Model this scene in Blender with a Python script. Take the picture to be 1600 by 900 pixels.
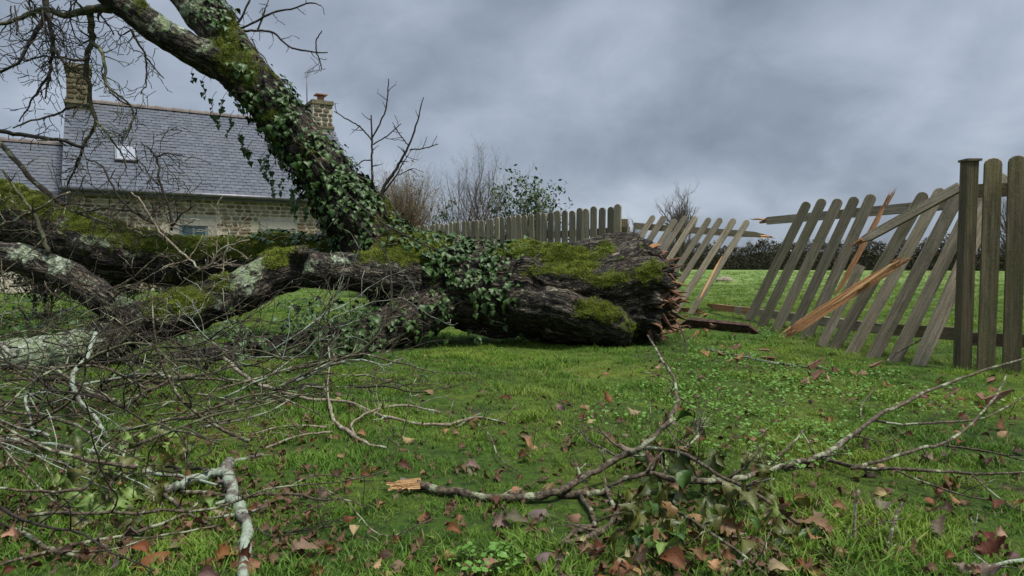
import bpy, math, random
import numpy as np
from mathutils import Vector, Matrix, noise as mn
from mathutils.bvhtree import BVHTree
PI = math.pi
for o in list(bpy.data.objects): bpy.data.objects.remove(o)
sc = bpy.context.scene
COL = sc.collection
# ------------------------------------------------------------------ camera
CAMZ = 0.7; F = 1067.0; PITCH = math.atan(38 / F)
cam = bpy.data.objects.new('camera', bpy.data.cameras.new('camera')); COL.objects.link(cam)
cam.data.sensor_width = 36; cam.data.lens = 36 * F / 1600
cam.location = (0, 0, CAMZ); cam.rotation_euler = (PI / 2 - PITCH, 0, 0)
cam.data.clip_start = 0.05; cam.data.clip_end = 3000
sc.camera = cam
# ------------------------------------------------------------------ node helpers
def nd(nt, typ, ins=None, **props):
    n = nt.nodes.new(typ)
    for k, v in props.items(): setattr(n, k, v)
    for k, v in (ins or {}).items():
        s = n.inputs[k]
        if isinstance(v, bpy.types.NodeSocket): nt.links.new(v, s)
        else: s.default_value = v
    return n
def c4(c): return (c[0], c[1], c[2], 1)
def NOISE(nt, vec, scale, detail=4, rough=.55, dist=0.0):
    i = {'Scale': scale, 'Detail': detail, 'Roughness': rough, 'Distortion': dist}
    if vec is not None: i['Vector'] = vec
    return nd(nt, 'ShaderNodeTexNoise', i).outputs[0]
def RAMP(nt, fac, stops):
    r = nd(nt, 'ShaderNodeValToRGB', {0: fac}); cr = r.color_ramp
    while len(cr.elements) < len(stops): cr.elements.new(.5)
    for e, (p, c) in zip(cr.elements, stops):
        e.position = p; e.color = c4(c) if hasattr(c, '__len__') else (c, c, c, 1)
    return r.outputs[0]
def MIX(nt, f, a, b, blend='MIX'):
    m = nt.nodes.new('ShaderNodeMix'); m.data_type = 'RGBA'; m.blend_type = blend
    for i, v in ((0, f), (6, a), (7, b)):
        if isinstance(v, bpy.types.NodeSocket): nt.links.new(v, m.inputs[i])
        else: m.inputs[i].default_value = v if i == 0 else c4(v)
    return m.outputs[2]
def MATH(nt, op, a, b=0.0, c=None):
    i = {0: a, 1: b}
    if c is not None: i[2] = c
    return nd(nt, 'ShaderNodeMath', i, operation=op).outputs[0]
def VMUL(nt, v, s):
    return nd(nt, 'ShaderNodeVectorMath', {0: v, 1: s}, operation='MULTIPLY').outputs[0]
def ATTR(nt, name): return nd(nt, 'ShaderNodeAttribute', attribute_name=name)
def BUMP(nt, h, strength, dist, prev=None):
    i = {'Height': h, 'Strength': strength, 'Distance': dist}
    if prev is not None: i['Normal'] = prev
    return nd(nt, 'ShaderNodeBump', i).outputs[0]
def newmat(name):
    m = bpy.data.materials.new(name); m.use_nodes = True
    nt = m.node_tree; b = nt.nodes['Principled BSDF']
    return m, nt, b
def setb(nt, b, **kw):
    names = {'col': 'Base Color', 'rough': 'Roughness', 'nor': 'Normal', 'spec': 'Specular IOR Level', 'metal': 'Metallic'}
    for k, v in kw.items():
        s = b.inputs[names[k]]
        if isinstance(v, bpy.types.NodeSocket): nt.links.new(v, s)
        else: s.default_value = c4(v) if k == 'col' else v
# ------------------------------------------------------------------ sky and sun
SUN_EL, SUN_AZ = 66, 122      # azimuth: clockwise from +Y
world = bpy.data.worlds.new('World'); sc.world = world; world.use_nodes = True
wt = world.node_tree; wt.nodes.clear()
nish = nd(wt, 'ShaderNodeTexSky', sky_type='NISHITA', sun_disc=False,
          sun_elevation=math.radians(SUN_EL), sun_rotation=math.radians(SUN_AZ))
tc = nd(wt, 'ShaderNodeTexCoord').outputs['Generated']
sep = nd(wt, 'ShaderNodeSeparateXYZ', {0: tc})
zc = MATH(wt, 'ADD', MATH(wt, 'MAXIMUM', sep.outputs[2], 0.0), 0.58)
px_ = MATH(wt, 'DIVIDE', sep.outputs[0], zc); py_ = MATH(wt, 'DIVIDE', sep.outputs[1], zc)
pv = nd(wt, 'ShaderNodeCombineXYZ', {0: px_, 1: py_, 2: 3.7}).outputs[0]
n1 = NOISE(wt, pv, 1.9, 3, .5, .4)
n2 = NOISE(wt, nd(wt, 'ShaderNodeVectorMath', {0: pv, 1: (5.3, 2.1, 0)}, operation='ADD').outputs[0], 4.6, 8, .55, .3)
cl = MATH(wt, 'ADD', MATH(wt, 'MULTIPLY', n1, .62), MATH(wt, 'MULTIPLY', n2, .38))
ccol = RAMP(wt, cl, [(.35, (.145, .175, .222)), (.45, (.205, .242, .300)), (.54, (.275, .318, .385)), (.66, (.375, .420, .49))])
up = nd(wt, 'ShaderNodeMapRange', {0: sep.outputs[2], 1: .35, 2: 1.0, 3: 1.0, 4: 3.0}, interpolation_type='SMOOTHSTEP').outputs[0]
ccol = nd(wt, 'ShaderNodeVectorMath', {0: ccol, 1: up}, operation='MULTIPLY').outputs[0]
nsc = nd(wt, 'ShaderNodeVectorMath', {0: nish.outputs[0], 1: (.08, .08, .08)}, operation='MULTIPLY').outputs[0]
skyc = MIX(wt, .93, nsc, ccol)
bg = nd(wt, 'ShaderNodeBackground', {'Color': skyc, 'Strength': 0.42})
wo = nd(wt, 'ShaderNodeOutputWorld', {'Surface': bg.outputs[0]})
sun = bpy.data.objects.new('sun', bpy.data.lights.new('sun', 'SUN')); COL.objects.link(sun)
sun.data.energy = 1.5; sun.data.angle = math.radians(12); sun.data.color = (1, .96, .9)
el, az = math.radians(SUN_EL), math.radians(SUN_AZ)
sv = Vector((math.sin(az) * math.cos(el), math.cos(az) * math.cos(el), math.sin(el)))
sun.rotation_euler = sv.to_track_quat('Z', 'Y').to_euler(); sun.location = (0, 0, 20)
sc.view_settings.view_transform = 'Standard'; sc.view_settings.look = 'None'
sc.view_settings.exposure = 1.78; sc.view_settings.gamma = 1
# ------------------------------------------------------------------ projection helpers (turn measured pixels into places)
RC = cam.rotation_euler.to_matrix()
def ray(px, py): return RC @ Vector(((px - 800) / F, -(py - 450) / F, -1))
def P(px, py, D):
    r = ray(px, py); return Vector((r.x * D / r.y, D, CAMZ + r.z * D / r.y))
def sst(a, b, x):
    t = np.clip((np.asarray(x, dtype=float) - a) / (b - a), 0, 1); return t * t * (3 - 2 * t)
def H(x, y):
    x = np.asarray(x, dtype=float); y = np.asarray(y, dtype=float)
    z = .012 * np.sin(x * 2.1 + 1.3 * np.sin(y * .9)) + .01 * np.sin(y * 2.7 + x * 1.1) + .006 * np.sin(x * 5.3 - y * 4.1)
    z = z * (1 - sst(25, 60, np.abs(y)))
    z = z + .075 * sst(5.6, 7.6, y) * sst(.2, 1.8, x)
    z = z + .10 * sst(12, 60, y) * sst(-6, 8, x) + .02
    return z - .02
def G(px, py, lift=0.0):
    r = ray(px, py); z = lift
    for _ in range(6):
        t = (CAMZ - z) / max(1e-4, -r.z)
        z = float(H(r.x * t, r.y * t)) + lift
    return Vector((r.x * t, r.y * t, z))
RT = np.array(RC.transposed())
def proj(V):
    q = (V - np.array([0, 0, CAMZ])) @ RT.T
    return 800 + F * q[:, 0] / -q[:, 2], 450 - F * q[:, 1] / -q[:, 2]
# ------------------------------------------------------------------ object helpers
class MB:
    def __init__(s): s.v = []; s.f = []; s.a = []
    def add(s, v, f, a=None):
        b = len(s.v); s.v += [tuple(p) for p in v]; s.f += [tuple(i + b for i in q) for q in f]
        if a is not None: s.a += list(a)
def mesh(name, v, f, mat=None, smooth=True):
    me = bpy.data.meshes.new(name); me.from_pydata([tuple(p) for p in v], [], [tuple(q) for q in f])
    if mat: me.materials.append(mat)
    if smooth: me.polygons.foreach_set('use_smooth', [True] * len(me.polygons))
    me.update(); return me
def thing(name, label, cat, loc=(0, 0, 0), group=None, rz=0):
    o = bpy.data.objects.new(name, None); COL.objects.link(o); o.empty_display_size = .1
    o.location = loc; o.rotation_euler = (0, 0, rz); o['label'] = label; o['category'] = cat
    if group: o['group'] = group
    return o
def tag(o, label, cat, group=None):
    o['label'] = label; o['category'] = cat
    if group: o['group'] = group
    return o
def put(name, me, parent=None, M=None, color=None):
    o = bpy.data.objects.new(name, me); COL.objects.link(o)
    if parent: o.parent = parent
    if M is not None: o.matrix_basis = M
    if color: o.color = c4(color)
    return o
def rootoff(parent):
    v = Vector((0, 0, 0))
    while parent is not None: v += parent.location; parent = parent.parent
    return v
def build(name, mb, mat, parent=None, smooth=True, origin=None, local=False, kind=None, color=None):
    """mb in world coordinates (parents here are never rotated unless local=True)"""
    off = Vector((0, 0, 0)) if local else (rootoff(parent) if parent else Vector(origin or (0, 0, 0)))
    v = np.array(mb.v, dtype=float) - np.array(off)
    me = mesh(name, v.tolist(), mb.f, mat, smooth)
    if mb.a and len(mb.a) == len(mb.v):
        at = me.attributes.new('h', 'FLOAT', 'POINT'); at.data.foreach_set('value', mb.a)
    o = put(name, me, parent)
    if not parent and not local: o.location = off
    if kind: o['kind'] = kind
    if color: o.color = c4(color)
    return o
def inparent(parent, M):
    return Matrix.Translation(-rootoff(parent)) @ M
def catmull(pts, n=4):
    p = np.array(pts, dtype=float); out = []
    q = np.vstack([2 * p[0] - p[1], p, 2 * p[-1] - p[-2]])
    for i in range(1, len(q) - 2):
        for k in range(n):
            t = k / n
            out.append(.5 * ((2 * q[i]) + (-q[i - 1] + q[i + 1]) * t + (2 * q[i - 1] - 5 * q[i] + 4 * q[i + 1] - q[i + 2]) * t * t
                             + (-q[i - 1] + 3 * q[i] - 3 * q[i + 1] + q[i + 2]) * t ** 3))
    out.append(p[-1]); return np.array(out)
def frames(p):
    p = np.asarray(p, dtype=float); t = np.gradient(p, axis=0); t /= np.linalg.norm(t, axis=1)[:, None] + 1e-9
    a = np.array([0, 0, 1.0]) if abs(t[0][2]) < .9 else np.array([1.0, 0, 0])
    u = np.cross(t[0], a); u /= np.linalg.norm(u); U = [u]
    for i in range(1, len(p)):
        u = U[-1] - t[i] * np.dot(U[-1], t[i]); u /= np.linalg.norm(u) + 1e-9; U.append(u)
    U = np.array(U); return t, U, np.cross(t, U)
def tube(mb, p, r, sides=6, rng=None, rough=0.0, a=None):
    p = np.asarray(p, dtype=float); r = np.broadcast_to(np.asarray(r, dtype=float), (len(p),))
    t, U, W = frames(p); n = len(p); th = np.arange(sides) * 2 * PI / sides
    rr = r[:, None] * np.ones(sides)
    if rng is not None and rough: rr = rr * (1 + rough * (rng.random((n, sides)) - .5) * 2)
    v = p[:, None, :] + rr[:, :, None] * (np.cos(th)[None, :, None] * U[:, None, :] + np.sin(th)[None, :, None] * W[:, None, :])
    v = v.reshape(-1, 3).tolist(); f = []
    for i in range(n - 1):
        for k in range(sides):
            k2 = (k + 1) % sides; f.append((i * sides + k, i * sides + k2, (i + 1) * sides + k2, (i + 1) * sides + k))
    f.append(tuple(range(sides))[::-1]); f.append(tuple((n - 1) * sides + k for k in range(sides)))
    mb.add(v, f, None if a is None else [a] * len(v))
def px_chain(pts, n=4):
    """(px, py, D, rpx) -> world points and radii"""
    W = [list(P(a, b, D)) + [r * D / F] for a, b, D, r in pts]
    q = catmull(W, n); return q[:, :3], np.maximum(q[:, 3], .0008)
def lay_chain(pts, n=4):
    """(px, py, rpx, lift) lying on / raised above the ground"""
    W = []
    for a, b, r, l in pts:
        g = G(a, b, l); W.append([g.x, g.y, g.z, r * g.y / F])
    q = catmull(W, n); return q[:, :3], np.maximum(q[:, 3], .0008)
def jit(p, amp, rng):
    p = p.copy(); p[1:-1] += (rng.random((len(p) - 2, 3)) - .5) * 2 * amp; return p
def unit(v): v = np.asarray(v, dtype=float); return v / (np.linalg.norm(v) + 1e-9)
RMIN = [.0011]
def grow(mb, p, d, L, r, lvl, rng, gnarl=.35, droop=0.0, floor=True, branch=.55, spur=.5, bias=None, sides=5, tips=None):
    seg = max(.035, L / 14); n = max(3, int(L / seg)); pts = [np.array(p, dtype=float)]; d = unit(d); R = [r]
    for i in range(n):
        d = unit(d + (rng.random(3) - .5) * 2 * gnarl * .6 + np.array([0, 0, -droop]) * .15 + (0 if bias is None else np.asarray(bias) * .12))
        q = pts[-1] + d * seg
        if floor:
            g = float(H(q[0], q[1])) + .012
            if q[2] < g: q[2] = g; d = unit([d[0], d[1], abs(d[2]) * .3 + .05])
        pts.append(q); rr = r * (1 - .78 * (i + 1) / n); R.append(max(rr, RMIN[0]))
        if lvl > 0 and i > 0 and rng.random() < branch:
            ax = unit(rng.random(3) - .5); k = .7 + .5 * rng.random()
            nd_ = unit(d + np.cross(d, ax) * k * 1.5)
            grow(mb, q, nd_, L * (.32 + .33 * rng.random()) * (1 - .35 * i / n), rr * .62, lvl - 1, rng, gnarl, droop, floor, branch, spur, bias, max(4, sides - 1), tips)
        elif rng.random() < spur * .5:
            ax = unit(rng.random(3) - .5); s = unit(d * .3 + np.cross(d, ax) * 1.2); l = .012 + .03 * rng.random()
            tube(mb, [q, q + s * l * .6, q + s * l], [max(rr * .5, .0013), max(rr * .45, .0012), max(rr * .7, .0016)], 4)
    if tips is not None: tips.append((pts[-1], d))
    tube(mb, pts, R, sides, rng, .12)
def box(mb, x0, x1, y0, y1, z0, z1):
    mb.add([(x0, y0, z0), (x1, y0, z0), (x1, y1, z0), (x0, y1, z0), (x0, y0, z1), (x1, y0, z1), (x1, y1, z1), (x0, y1, z1)],
           [(0, 3, 2, 1), (4, 5, 6, 7), (0, 1, 5, 4), (1, 2, 6, 5), (2, 3, 7, 6), (3, 0, 4, 7)])
# ------------------------------------------------------------------ materials
def GEOM(nt): return nd(nt, 'ShaderNodeNewGeometry').outputs['Position']
def OBJC(nt): return nd(nt, 'ShaderNodeTexCoord').outputs['Object']
def OBJCOL(nt): return nd(nt, 'ShaderNodeObjectInfo')
def m_bark():
    m, nt, b = newmat('bark'); bk = ATTR(nt, 'bk').outputs['Vector']; moss = ATTR(nt, 'moss').outputs['Fac']; li = ATTR(nt, 'lichen').outputs['Fac']
    pos = GEOM(nt)
    st = VMUL(nt, bk, (7, 26, 26)); fis = NOISE(nt, st, 1.0, 6, .62, .9)
    v = nd(nt, 'ShaderNodeTexVoronoi', {'Vector': nd(nt, 'ShaderNodeVectorMath', {0: VMUL(nt, bk, (13, 34, 34)), 1: VMUL(nt, nd(nt, 'ShaderNodeTexNoise', {'Vector': bk, 'Scale': 14.0, 'Detail': 3.0}).outputs['Color'], (1.8, 1.8, 1.8))}, operation='ADD').outputs[0], 'Scale': 1.0}, feature='DISTANCE_TO_EDGE').outputs[0]
    fine = NOISE(nt, pos, 70, 5, .7); mid = NOISE(nt, pos, 9, 4, .6); big = NOISE(nt, pos, 2.3, 3, .5)
    base = RAMP(nt, fis, [(.38, (.004, .0034, .0025)), (.48, (.024, .0185, .012)), (.57, (.105, .085, .058)), (.68, (.32, .28, .205))])
    base = MIX(nt, RAMP(nt, big, [(.45, 0), (.62, .75)]), base, MIX(nt, RAMP(nt, fis, [(.35, 0), (.68, 1)]), (.007, .005, .003), (.11, .075, .045)))
    base = MIX(nt, RAMP(nt, fine, [(.54, 0), (.70, .7)]), base, (.27, .26, .20))
    base = MIX(nt, RAMP(nt, NOISE(nt, VMUL(nt, bk, (22, 60, 60)), 1.0, 4, .7), [(.36, .9), (.47, 0)]), base, (.010, .008, .006))
    base = MIX(nt, 1.0, base, RAMP(nt, v, [(.0, .16), (.16, 1.0)]), 'MULTIPLY')
    # lichen crust
    ln = MATH(nt, 'ADD', li, MATH(nt, 'MULTIPLY', MATH(nt, 'SUBTRACT', NOISE(nt, pos, 16, 6, .68), .5), 1.7))
    lm = RAMP(nt, ln, [(.44, 0), (.56, 1)])
    lc = RAMP(nt, NOISE(nt, pos, 30, 5, .65), [(.38, (.05, .06, .038)), (.5, (.24, .275, .19)), (.62, (.52, .57, .43))])
    lc = MIX(nt, RAMP(nt, mid, [(.45, 0), (.62, 1)]), lc, MIX(nt, fine, (.11, .15, .06), (.33, .42, .22)))
    c = MIX(nt, lm, base, lc)
    # moss cushions
    mm = MATH(nt, 'ADD', moss, MATH(nt, 'MULTIPLY', MATH(nt, 'SUBTRACT', NOISE(nt, pos, 8, 6, .7), .5), 2.3)); mm = MATH(nt, 'ADD', mm, MATH(nt, 'MULTIPLY', MATH(nt, 'SUBTRACT', fis, .5), -1.2))
    mk_ = RAMP(nt, mm, [(.50, 0), (.62, 1)])
    mc = MIX(nt, RAMP(nt, NOISE(nt, pos, 5, 4, .6), [(.40, 0), (.60, 1)]), MIX(nt, fine, (.018, .028, .006), (.075, .10, .014)), MIX(nt, fine, (.06, .082, .008), (.24, .27, .022)))
    c = MIX(nt, mk_, c, mc)
    n0 = BUMP(nt, fis, 1.0, .045); n0 = BUMP(nt, RAMP(nt, v, [(0, 0), (.2, 1)]), .9, .014, n0); n0 = BUMP(nt, NOISE(nt, pos, 38, 6, .7), .8, .012, n0)
    n0 = BUMP(nt, MATH(nt, 'MULTIPLY', mk_, NOISE(nt, pos, 120, 3, .7)), 1.0, .012, n0)
    n0 = BUMP(nt, MATH(nt, 'MULTIPLY', lm, NOISE(nt, pos, 55, 5, .7)), 1.0, .012, n0)
    setb(nt, b, col=c, rough=.82, nor=n0, spec=.3); return m
def m_twig(name, dark, light, lich, amt):
    m, nt, b = newmat(name); pos = GEOM(nt)
    c = MIX(nt, RAMP(nt, NOISE(nt, pos, 75, 5, .7), [(.38, 0), (.62, 1)]), dark, light)
    l = RAMP(nt, NOISE(nt, pos, 13, 5, .7), [(amt, 0), (amt + .06, 1)])
    c = MIX(nt, l, c, MIX(nt, NOISE(nt, pos, 90, 3), tuple(x * .45 for x in lich), lich))
    setb(nt, b, col=c, rough=.75, nor=BUMP(nt, NOISE(nt, pos, 120, 4, .7), 1, .006), spec=.3); return m
def m_leaf(name, c0, c1, rough=.45, vein=None, usecol=False, trans=.0, scale=14, spec=.28):
    m, nt, b = newmat(name); oi = OBJCOL(nt); pos = GEOM(nt)
    if usecol:
        base = MIX(nt, NOISE(nt, OBJC(nt), scale, 4, .6), oi.outputs['Color'], VMUL(nt, oi.outputs['Color'], (.45, .42, .40)))
    else:
        rn = MATH(nt, 'FRACT', MATH(nt, 'ADD', oi.outputs['Random'], NOISE(nt, pos, 9, 2)))
        base = MIX(nt, rn, c0, c1)
    h = ATTR(nt, 'h').outputs['Fac']
    if vein: base = MIX(nt, MATH(nt, 'MULTIPLY', h, .55), base, vein)
    setb(nt, b, col=base, rough=rough, nor=BUMP(nt, NOISE(nt, pos, 160, 3), .5, .003), spec=spec)
    if trans:
        tr = nd(nt, 'ShaderNodeBsdfTranslucent', {'Color': base}); mx = nd(nt, 'ShaderNodeMixShader', {0: trans, 1: b.outputs[0], 2: tr.outputs[0]})
        nt.links.new(mx.outputs[0], nt.nodes['Material Output'].inputs[0])
    return m
def m_grass():
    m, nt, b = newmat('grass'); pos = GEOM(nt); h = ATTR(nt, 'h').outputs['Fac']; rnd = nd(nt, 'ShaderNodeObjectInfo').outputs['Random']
    n = NOISE(nt, pos, 1.3, 4, .6); n2 = NOISE(nt, pos, .45, 3, .5)
    c = RAMP(nt, n, [(.35, (.042, .120, .008)), (.5, (.095, .21, .015)), (.66, (.25, .335, .028))])
    c = MIX(nt, RAMP(nt, n2, [(.5, 0), (.62, .8)]), c, (.20, .24, .03))
    c = MIX(nt, MATH(nt, 'MULTIPLY', rnd, .5), c, (.07, .18, .015))
    c = MIX(nt, RAMP(nt, rnd, [(.90, 0), (.94, .6)]), c, (.30, .27, .10)); c = MIX(nt, RAMP(nt, NOISE(nt, pos, 5.5, 4, .6), [(.34, .7), (.46, 0)]), c, (.035, .075, .012))
    c = MIX(nt, h, MIX(nt, .5, c, (.015, .035, .006)), MIX(nt, .25, c, (.28, .38, .07)))  # blade bases darkened: shade between the blades put into the colour
    tr = nd(nt, 'ShaderNodeBsdfTranslucent', {'Color': c}); setb(nt, b, col=c, rough=.55, spec=.2)
    mx = nd(nt, 'ShaderNodeMixShader', {0: .3, 1: b.outputs[0], 2: tr.outputs[0]}); nt.links.new(mx.outputs[0], nt.nodes['Material Output'].inputs[0]); return m
def m_ground():
    m, nt, b = newmat('ground_turf'); pos = GEOM(nt)
    c = RAMP(nt, NOISE(nt, pos, 1.3, 5, .6), [(.33, (.04, .085, .012)), (.5, (.07, .13, .015)), (.66, (.14, .19, .022))])
    c = MIX(nt, RAMP(nt, NOISE(nt, pos, 24, 6, .75), [(.42, 0), (.62, .8)]), c, (.025, .035, .012))
    c = MIX(nt, RAMP(nt, NOISE(nt, pos, .3, 4, .6), [(.5, 0), (.64, .5)]), c, (.15, .17, .03))
    sp = nd(nt, 'ShaderNodeSeparateXYZ', {0: pos})
    far = nd(nt, 'ShaderNodeMapRange', {0: sp.outputs[1], 1: 8, 2: 25, 3: 0, 4: 1}).outputs[0]
    fc = RAMP(nt, NOISE(nt, VMUL(nt, pos, (.5, .3, 1)), 1.0, 9, .7), [(.35, (.060, .105, .024)), (.5, (.12, .185, .045)), (.66, (.20, .24, .08))])
    c = MIX(nt, RAMP(nt, NOISE(nt, pos, 2.1, 5, .65), [(.60, 0), (.66, .8)]), c, (.055, .042, .026)); c = MIX(nt, far, c, fc)
    setb(nt, b, col=c, rough=.9, nor=BUMP(nt, NOISE(nt, pos, 40, 6, .8), 1, .03), spec=.15); return m
def m_wood(name, lo, hi, green, rough=.75, amt=.5, fresh=None):
    m, nt, b = newmat(name); oc = OBJC(nt); oi = OBJCOL(nt)
    off = nd(nt, 'ShaderNodeVectorMath', {0: oc, 1: nd(nt, 'ShaderNodeCombineXYZ', {0: MATH(nt, 'MULTIPLY', oi.outputs['Random'], 37.0), 1: 0.0, 2: MATH(nt, 'MULTIPLY', oi.outputs['Random'], 11.0)}).outputs[0]}, operation='ADD').outputs[0]
    g = NOISE(nt, VMUL(nt, off, (70, 70, 2.2)), 1.0, 6, .65, .8); s = NOISE(nt, VMUL(nt, off, (9, 9, 2.4)), 1.0, 5, .65)
    c = MIX(nt, RAMP(nt, g, [(.32, 0), (.68, 1)]), lo, hi)
    c = MIX(nt, RAMP(nt, s, [(amt, 0), (amt + .2, .75)]), c, green)
    c = MIX(nt, RAMP(nt, NOISE(nt, off, 45, 4, .7), [(.66, 0), (.74, .5)]), c, (.22, .23, .17) if not fresh else fresh)
    c = MIX(nt, RAMP(nt, NOISE(nt, VMUL(nt, off, (40, 40, 1.2)), 1.0, 3, .6), [(.27, .7), (.35, 0)]), c, (.030, .024, .016))
    c = MIX(nt, RAMP(nt, NOISE(nt, VMUL(nt, off, (14, 14, 5)), 1.0, 6, .75), [(.52, 0), (.66, .65)]), c, tuple(x * .32 for x in hi))
    c = MIX(nt, RAMP(nt, NOISE(nt, off, 110, 5, .8), [(.52, 0), (.64, .45)]), c, tuple(min(1, x * 1.5) for x in hi))
    hv = MIX(nt, oi.outputs['Random'], (.55, .55, .52), (1.25, 1.2, 1.12)); c = MIX(nt, 1.0, c, hv, 'MULTIPLY')
    setb(nt, b, col=c, rough=rough, nor=BUMP(nt, NOISE(nt, off, 90, 5, .75), .8, .004, BUMP(nt, g, 1, .012)), spec=.25); return m
def m_simple(name, c0, c1, scale=8, rough=.8, bump=.01, bs=60, metal=0, usecol=False, coords='obj', spec=.3):
    m, nt, b = newmat(name); v = OBJC(nt) if coords == 'obj' else GEOM(nt)
    n = RAMP(nt, NOISE(nt, v, scale, 5, .65), [(.3, 0), (.7, 1)])
    c = MIX(nt, n, c0, c1)
    if usecol: c = MIX(nt, 1.0, c, OBJCOL(nt).outputs['Color'], 'MULTIPLY')
    setb(nt, b, col=c, rough=rough, metal=metal, nor=BUMP(nt, NOISE(nt, v, bs, 5, .7), 1, bump), spec=spec); return m
M_BARK = m_bark()
M_TWIG = m_twig('twig_bark', (.014, .010, .006), (.125, .095, .058), (.34, .37, .23), .53)
M_TWIGD = m_twig('dark_twig_bark', (.007, .0055, .0035), (.045, .034, .022), (.20, .22, .12), .62)
M_TWIGG = m_twig('mossy_twig_bark', (.030, .032, .012), (.09, .085, .045), (.22, .25, .12), .56)
M_TWIGP = m_twig('pale_twig_bark', (.12, .09, .06), (.30, .25, .18), (.45, .48, .36), .55)
M_LICH = m_twig('lichen_coated_bark', (.05, .042, .034), (.15, .125, .10), (.33, .39, .29), .46)
M_IVY = m_leaf('ivy_leaf', (.005, .022, .004), (.034, .080, .012), .42, (.07, .11, .03))
M_DEAD = m_leaf('dead_leaf', None, None, .6, None, True, .1, spec=.2, scale=60)
M_GRN = m_leaf('green_leaf', (.045, .10, .014), (.14, .21, .035), .42, (.26, .33, .12), False, .2)
M_OLV = m_leaf('olive_leaf', (.014, .032, .004), (.085, .078, .012), .38, (.15, .17, .06), False, .2)
M_BRN = m_leaf('browned_leaf', (.045, .022, .008), (.15, .085, .028), .5); M_GRASS = m_grass(); M_GROUND = m_ground()
M_MOSS = m_leaf('moss_fuzz', (.035, .056, .006), (.19, .225, .018), .8)
M_PICK = m_wood('weathered_picket_wood', (.100, .084, .060), (.35, .31, .23), (.13, .13, .06))
M_POST = m_wood('dark_post_wood', (.060, .047, .027), (.26, .21, .13), (.12, .12, .045), amt=.46)
M_FRESH = m_wood('fresh_split_wood', (.16, .070, .030), (.46, .25, .115), (.26, .13, .06), fresh=(.52, .33, .18), amt=.55)
M_PALEW = m_wood('pale_split_wood', (.34, .17, .07), (.68, .44, .22), (.5, .3, .14), fresh=(.7, .5, .28), amt=.6)
M_CHIP = m_simple('wood_chip', (.085, .038, .024), (.27, .145, .09), 18, .8, .01, 70)
M_ROT = m_simple('rotten_wood', (.010, .006, .004), (.10, .055, .034), 25, .9, .015, 60)
M_STONE = m_simple('wall_stone', (.75, .70, .64), (1.4, 1.32, 1.22), 7, .9, .02, 40, usecol=True)
M_MORT = m_simple('lime_mortar', (.42, .37, .28), (.58, .51, .40), 5, .95, .015, 50)
M_GRAN = m_simple('granite', (.24, .225, .185), (.34, .32, .27), 12, .85, .006, 90)
def m_slate():
    m, nt, b = newmat('roof_slate'); oc = OBJC(nt); oi = OBJCOL(nt); sp = nd(nt, 'ShaderNodeSeparateXYZ', {0: oc}); pos = GEOM(nt)
    cell = nd(nt, 'ShaderNodeCombineXYZ', {0: MATH(nt, 'FLOOR', MATH(nt, 'DIVIDE', sp.outputs[0], .21)), 1: MATH(nt, 'FLOOR', MATH(nt, 'DIVIDE', MATH(nt, 'ADD', sp.outputs[1], .03), .1153)), 2: oi.outputs['Random']}).outputs[0]
    wn = nd(nt, 'ShaderNodeTexWhiteNoise', {0: cell}, noise_dimensions='3D').outputs[0]
    c = MIX(nt, MATH(nt, 'MULTIPLY', wn, .9), (.044, .054, .070), (.088, .100, .120)); c = MIX(nt, RAMP(nt, NOISE(nt, pos, 1.1, 5, .7), [(.4, 0), (.65, .5)]), c, (.075, .08, .085))
    c = MIX(nt, RAMP(nt, NOISE(nt, pos, 6, 6, .75), [(.60, 0), (.70, .6)]), c, (.16, .165, .12)); setb(nt, b, col=c, rough=.55, nor=BUMP(nt, NOISE(nt, pos, 40, 4, .7), 1, .004), spec=.35); return m
M_SLATE = m_slate()
M_RIDGE = m_simple('clay_ridge', (.10, .085, .075), (.19, .16, .145), 6, .85, .008, 60)
M_CHIM = m_simple('chimney_stone', (.10, .085, .05), (.21, .185, .12), 6, .95, .03, 25)
M_ZINC = m_simple('zinc', (.10, .10, .11), (.16, .16, .17), 6, .5, .002, 40, metal=.6)
M_MET = m_simple('dull_metal', (.10, .10, .11), (.15, .15, .16), 6, .5, .001, 40, metal=.5)
M_FRAME = m_simple('painted_frame', (.09, .13, .13), (.13, .18, .175), 6, .6, .001, 40)
M_CLAY = m_simple('chimney_pot_clay', (.26, .12, .08), (.38, .2, .14), 6, .8, .004, 40)
M_ROCK = m_simple('field_rock', (.13, .10, .06), (.28, .25, .18), 6, .9, .03, 25)
M_HEDGE = m_leaf('hedge_leaf', (.024, .026, .012), (.12, .095, .050), .8)
M_HOLLY = m_leaf('shrub_leaf', (.012, .030, .010), (.045, .075, .022), .4)
def m_glass(name, c):
    m, nt, b = newmat(name); n = NOISE(nt, OBJC(nt), 4, 3)
    setb(nt, b, col=MIX(nt, n, tuple(x * .5 for x in c), c), rough=.08, spec=.9); return m
M_GLASS = m_glass('window_glass', (.03, .07, .075)); M_SKYL = m_glass('skylight_glass', (.30, .33, .36))  # pale skylight colour is a painted reflection of the sky
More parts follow.
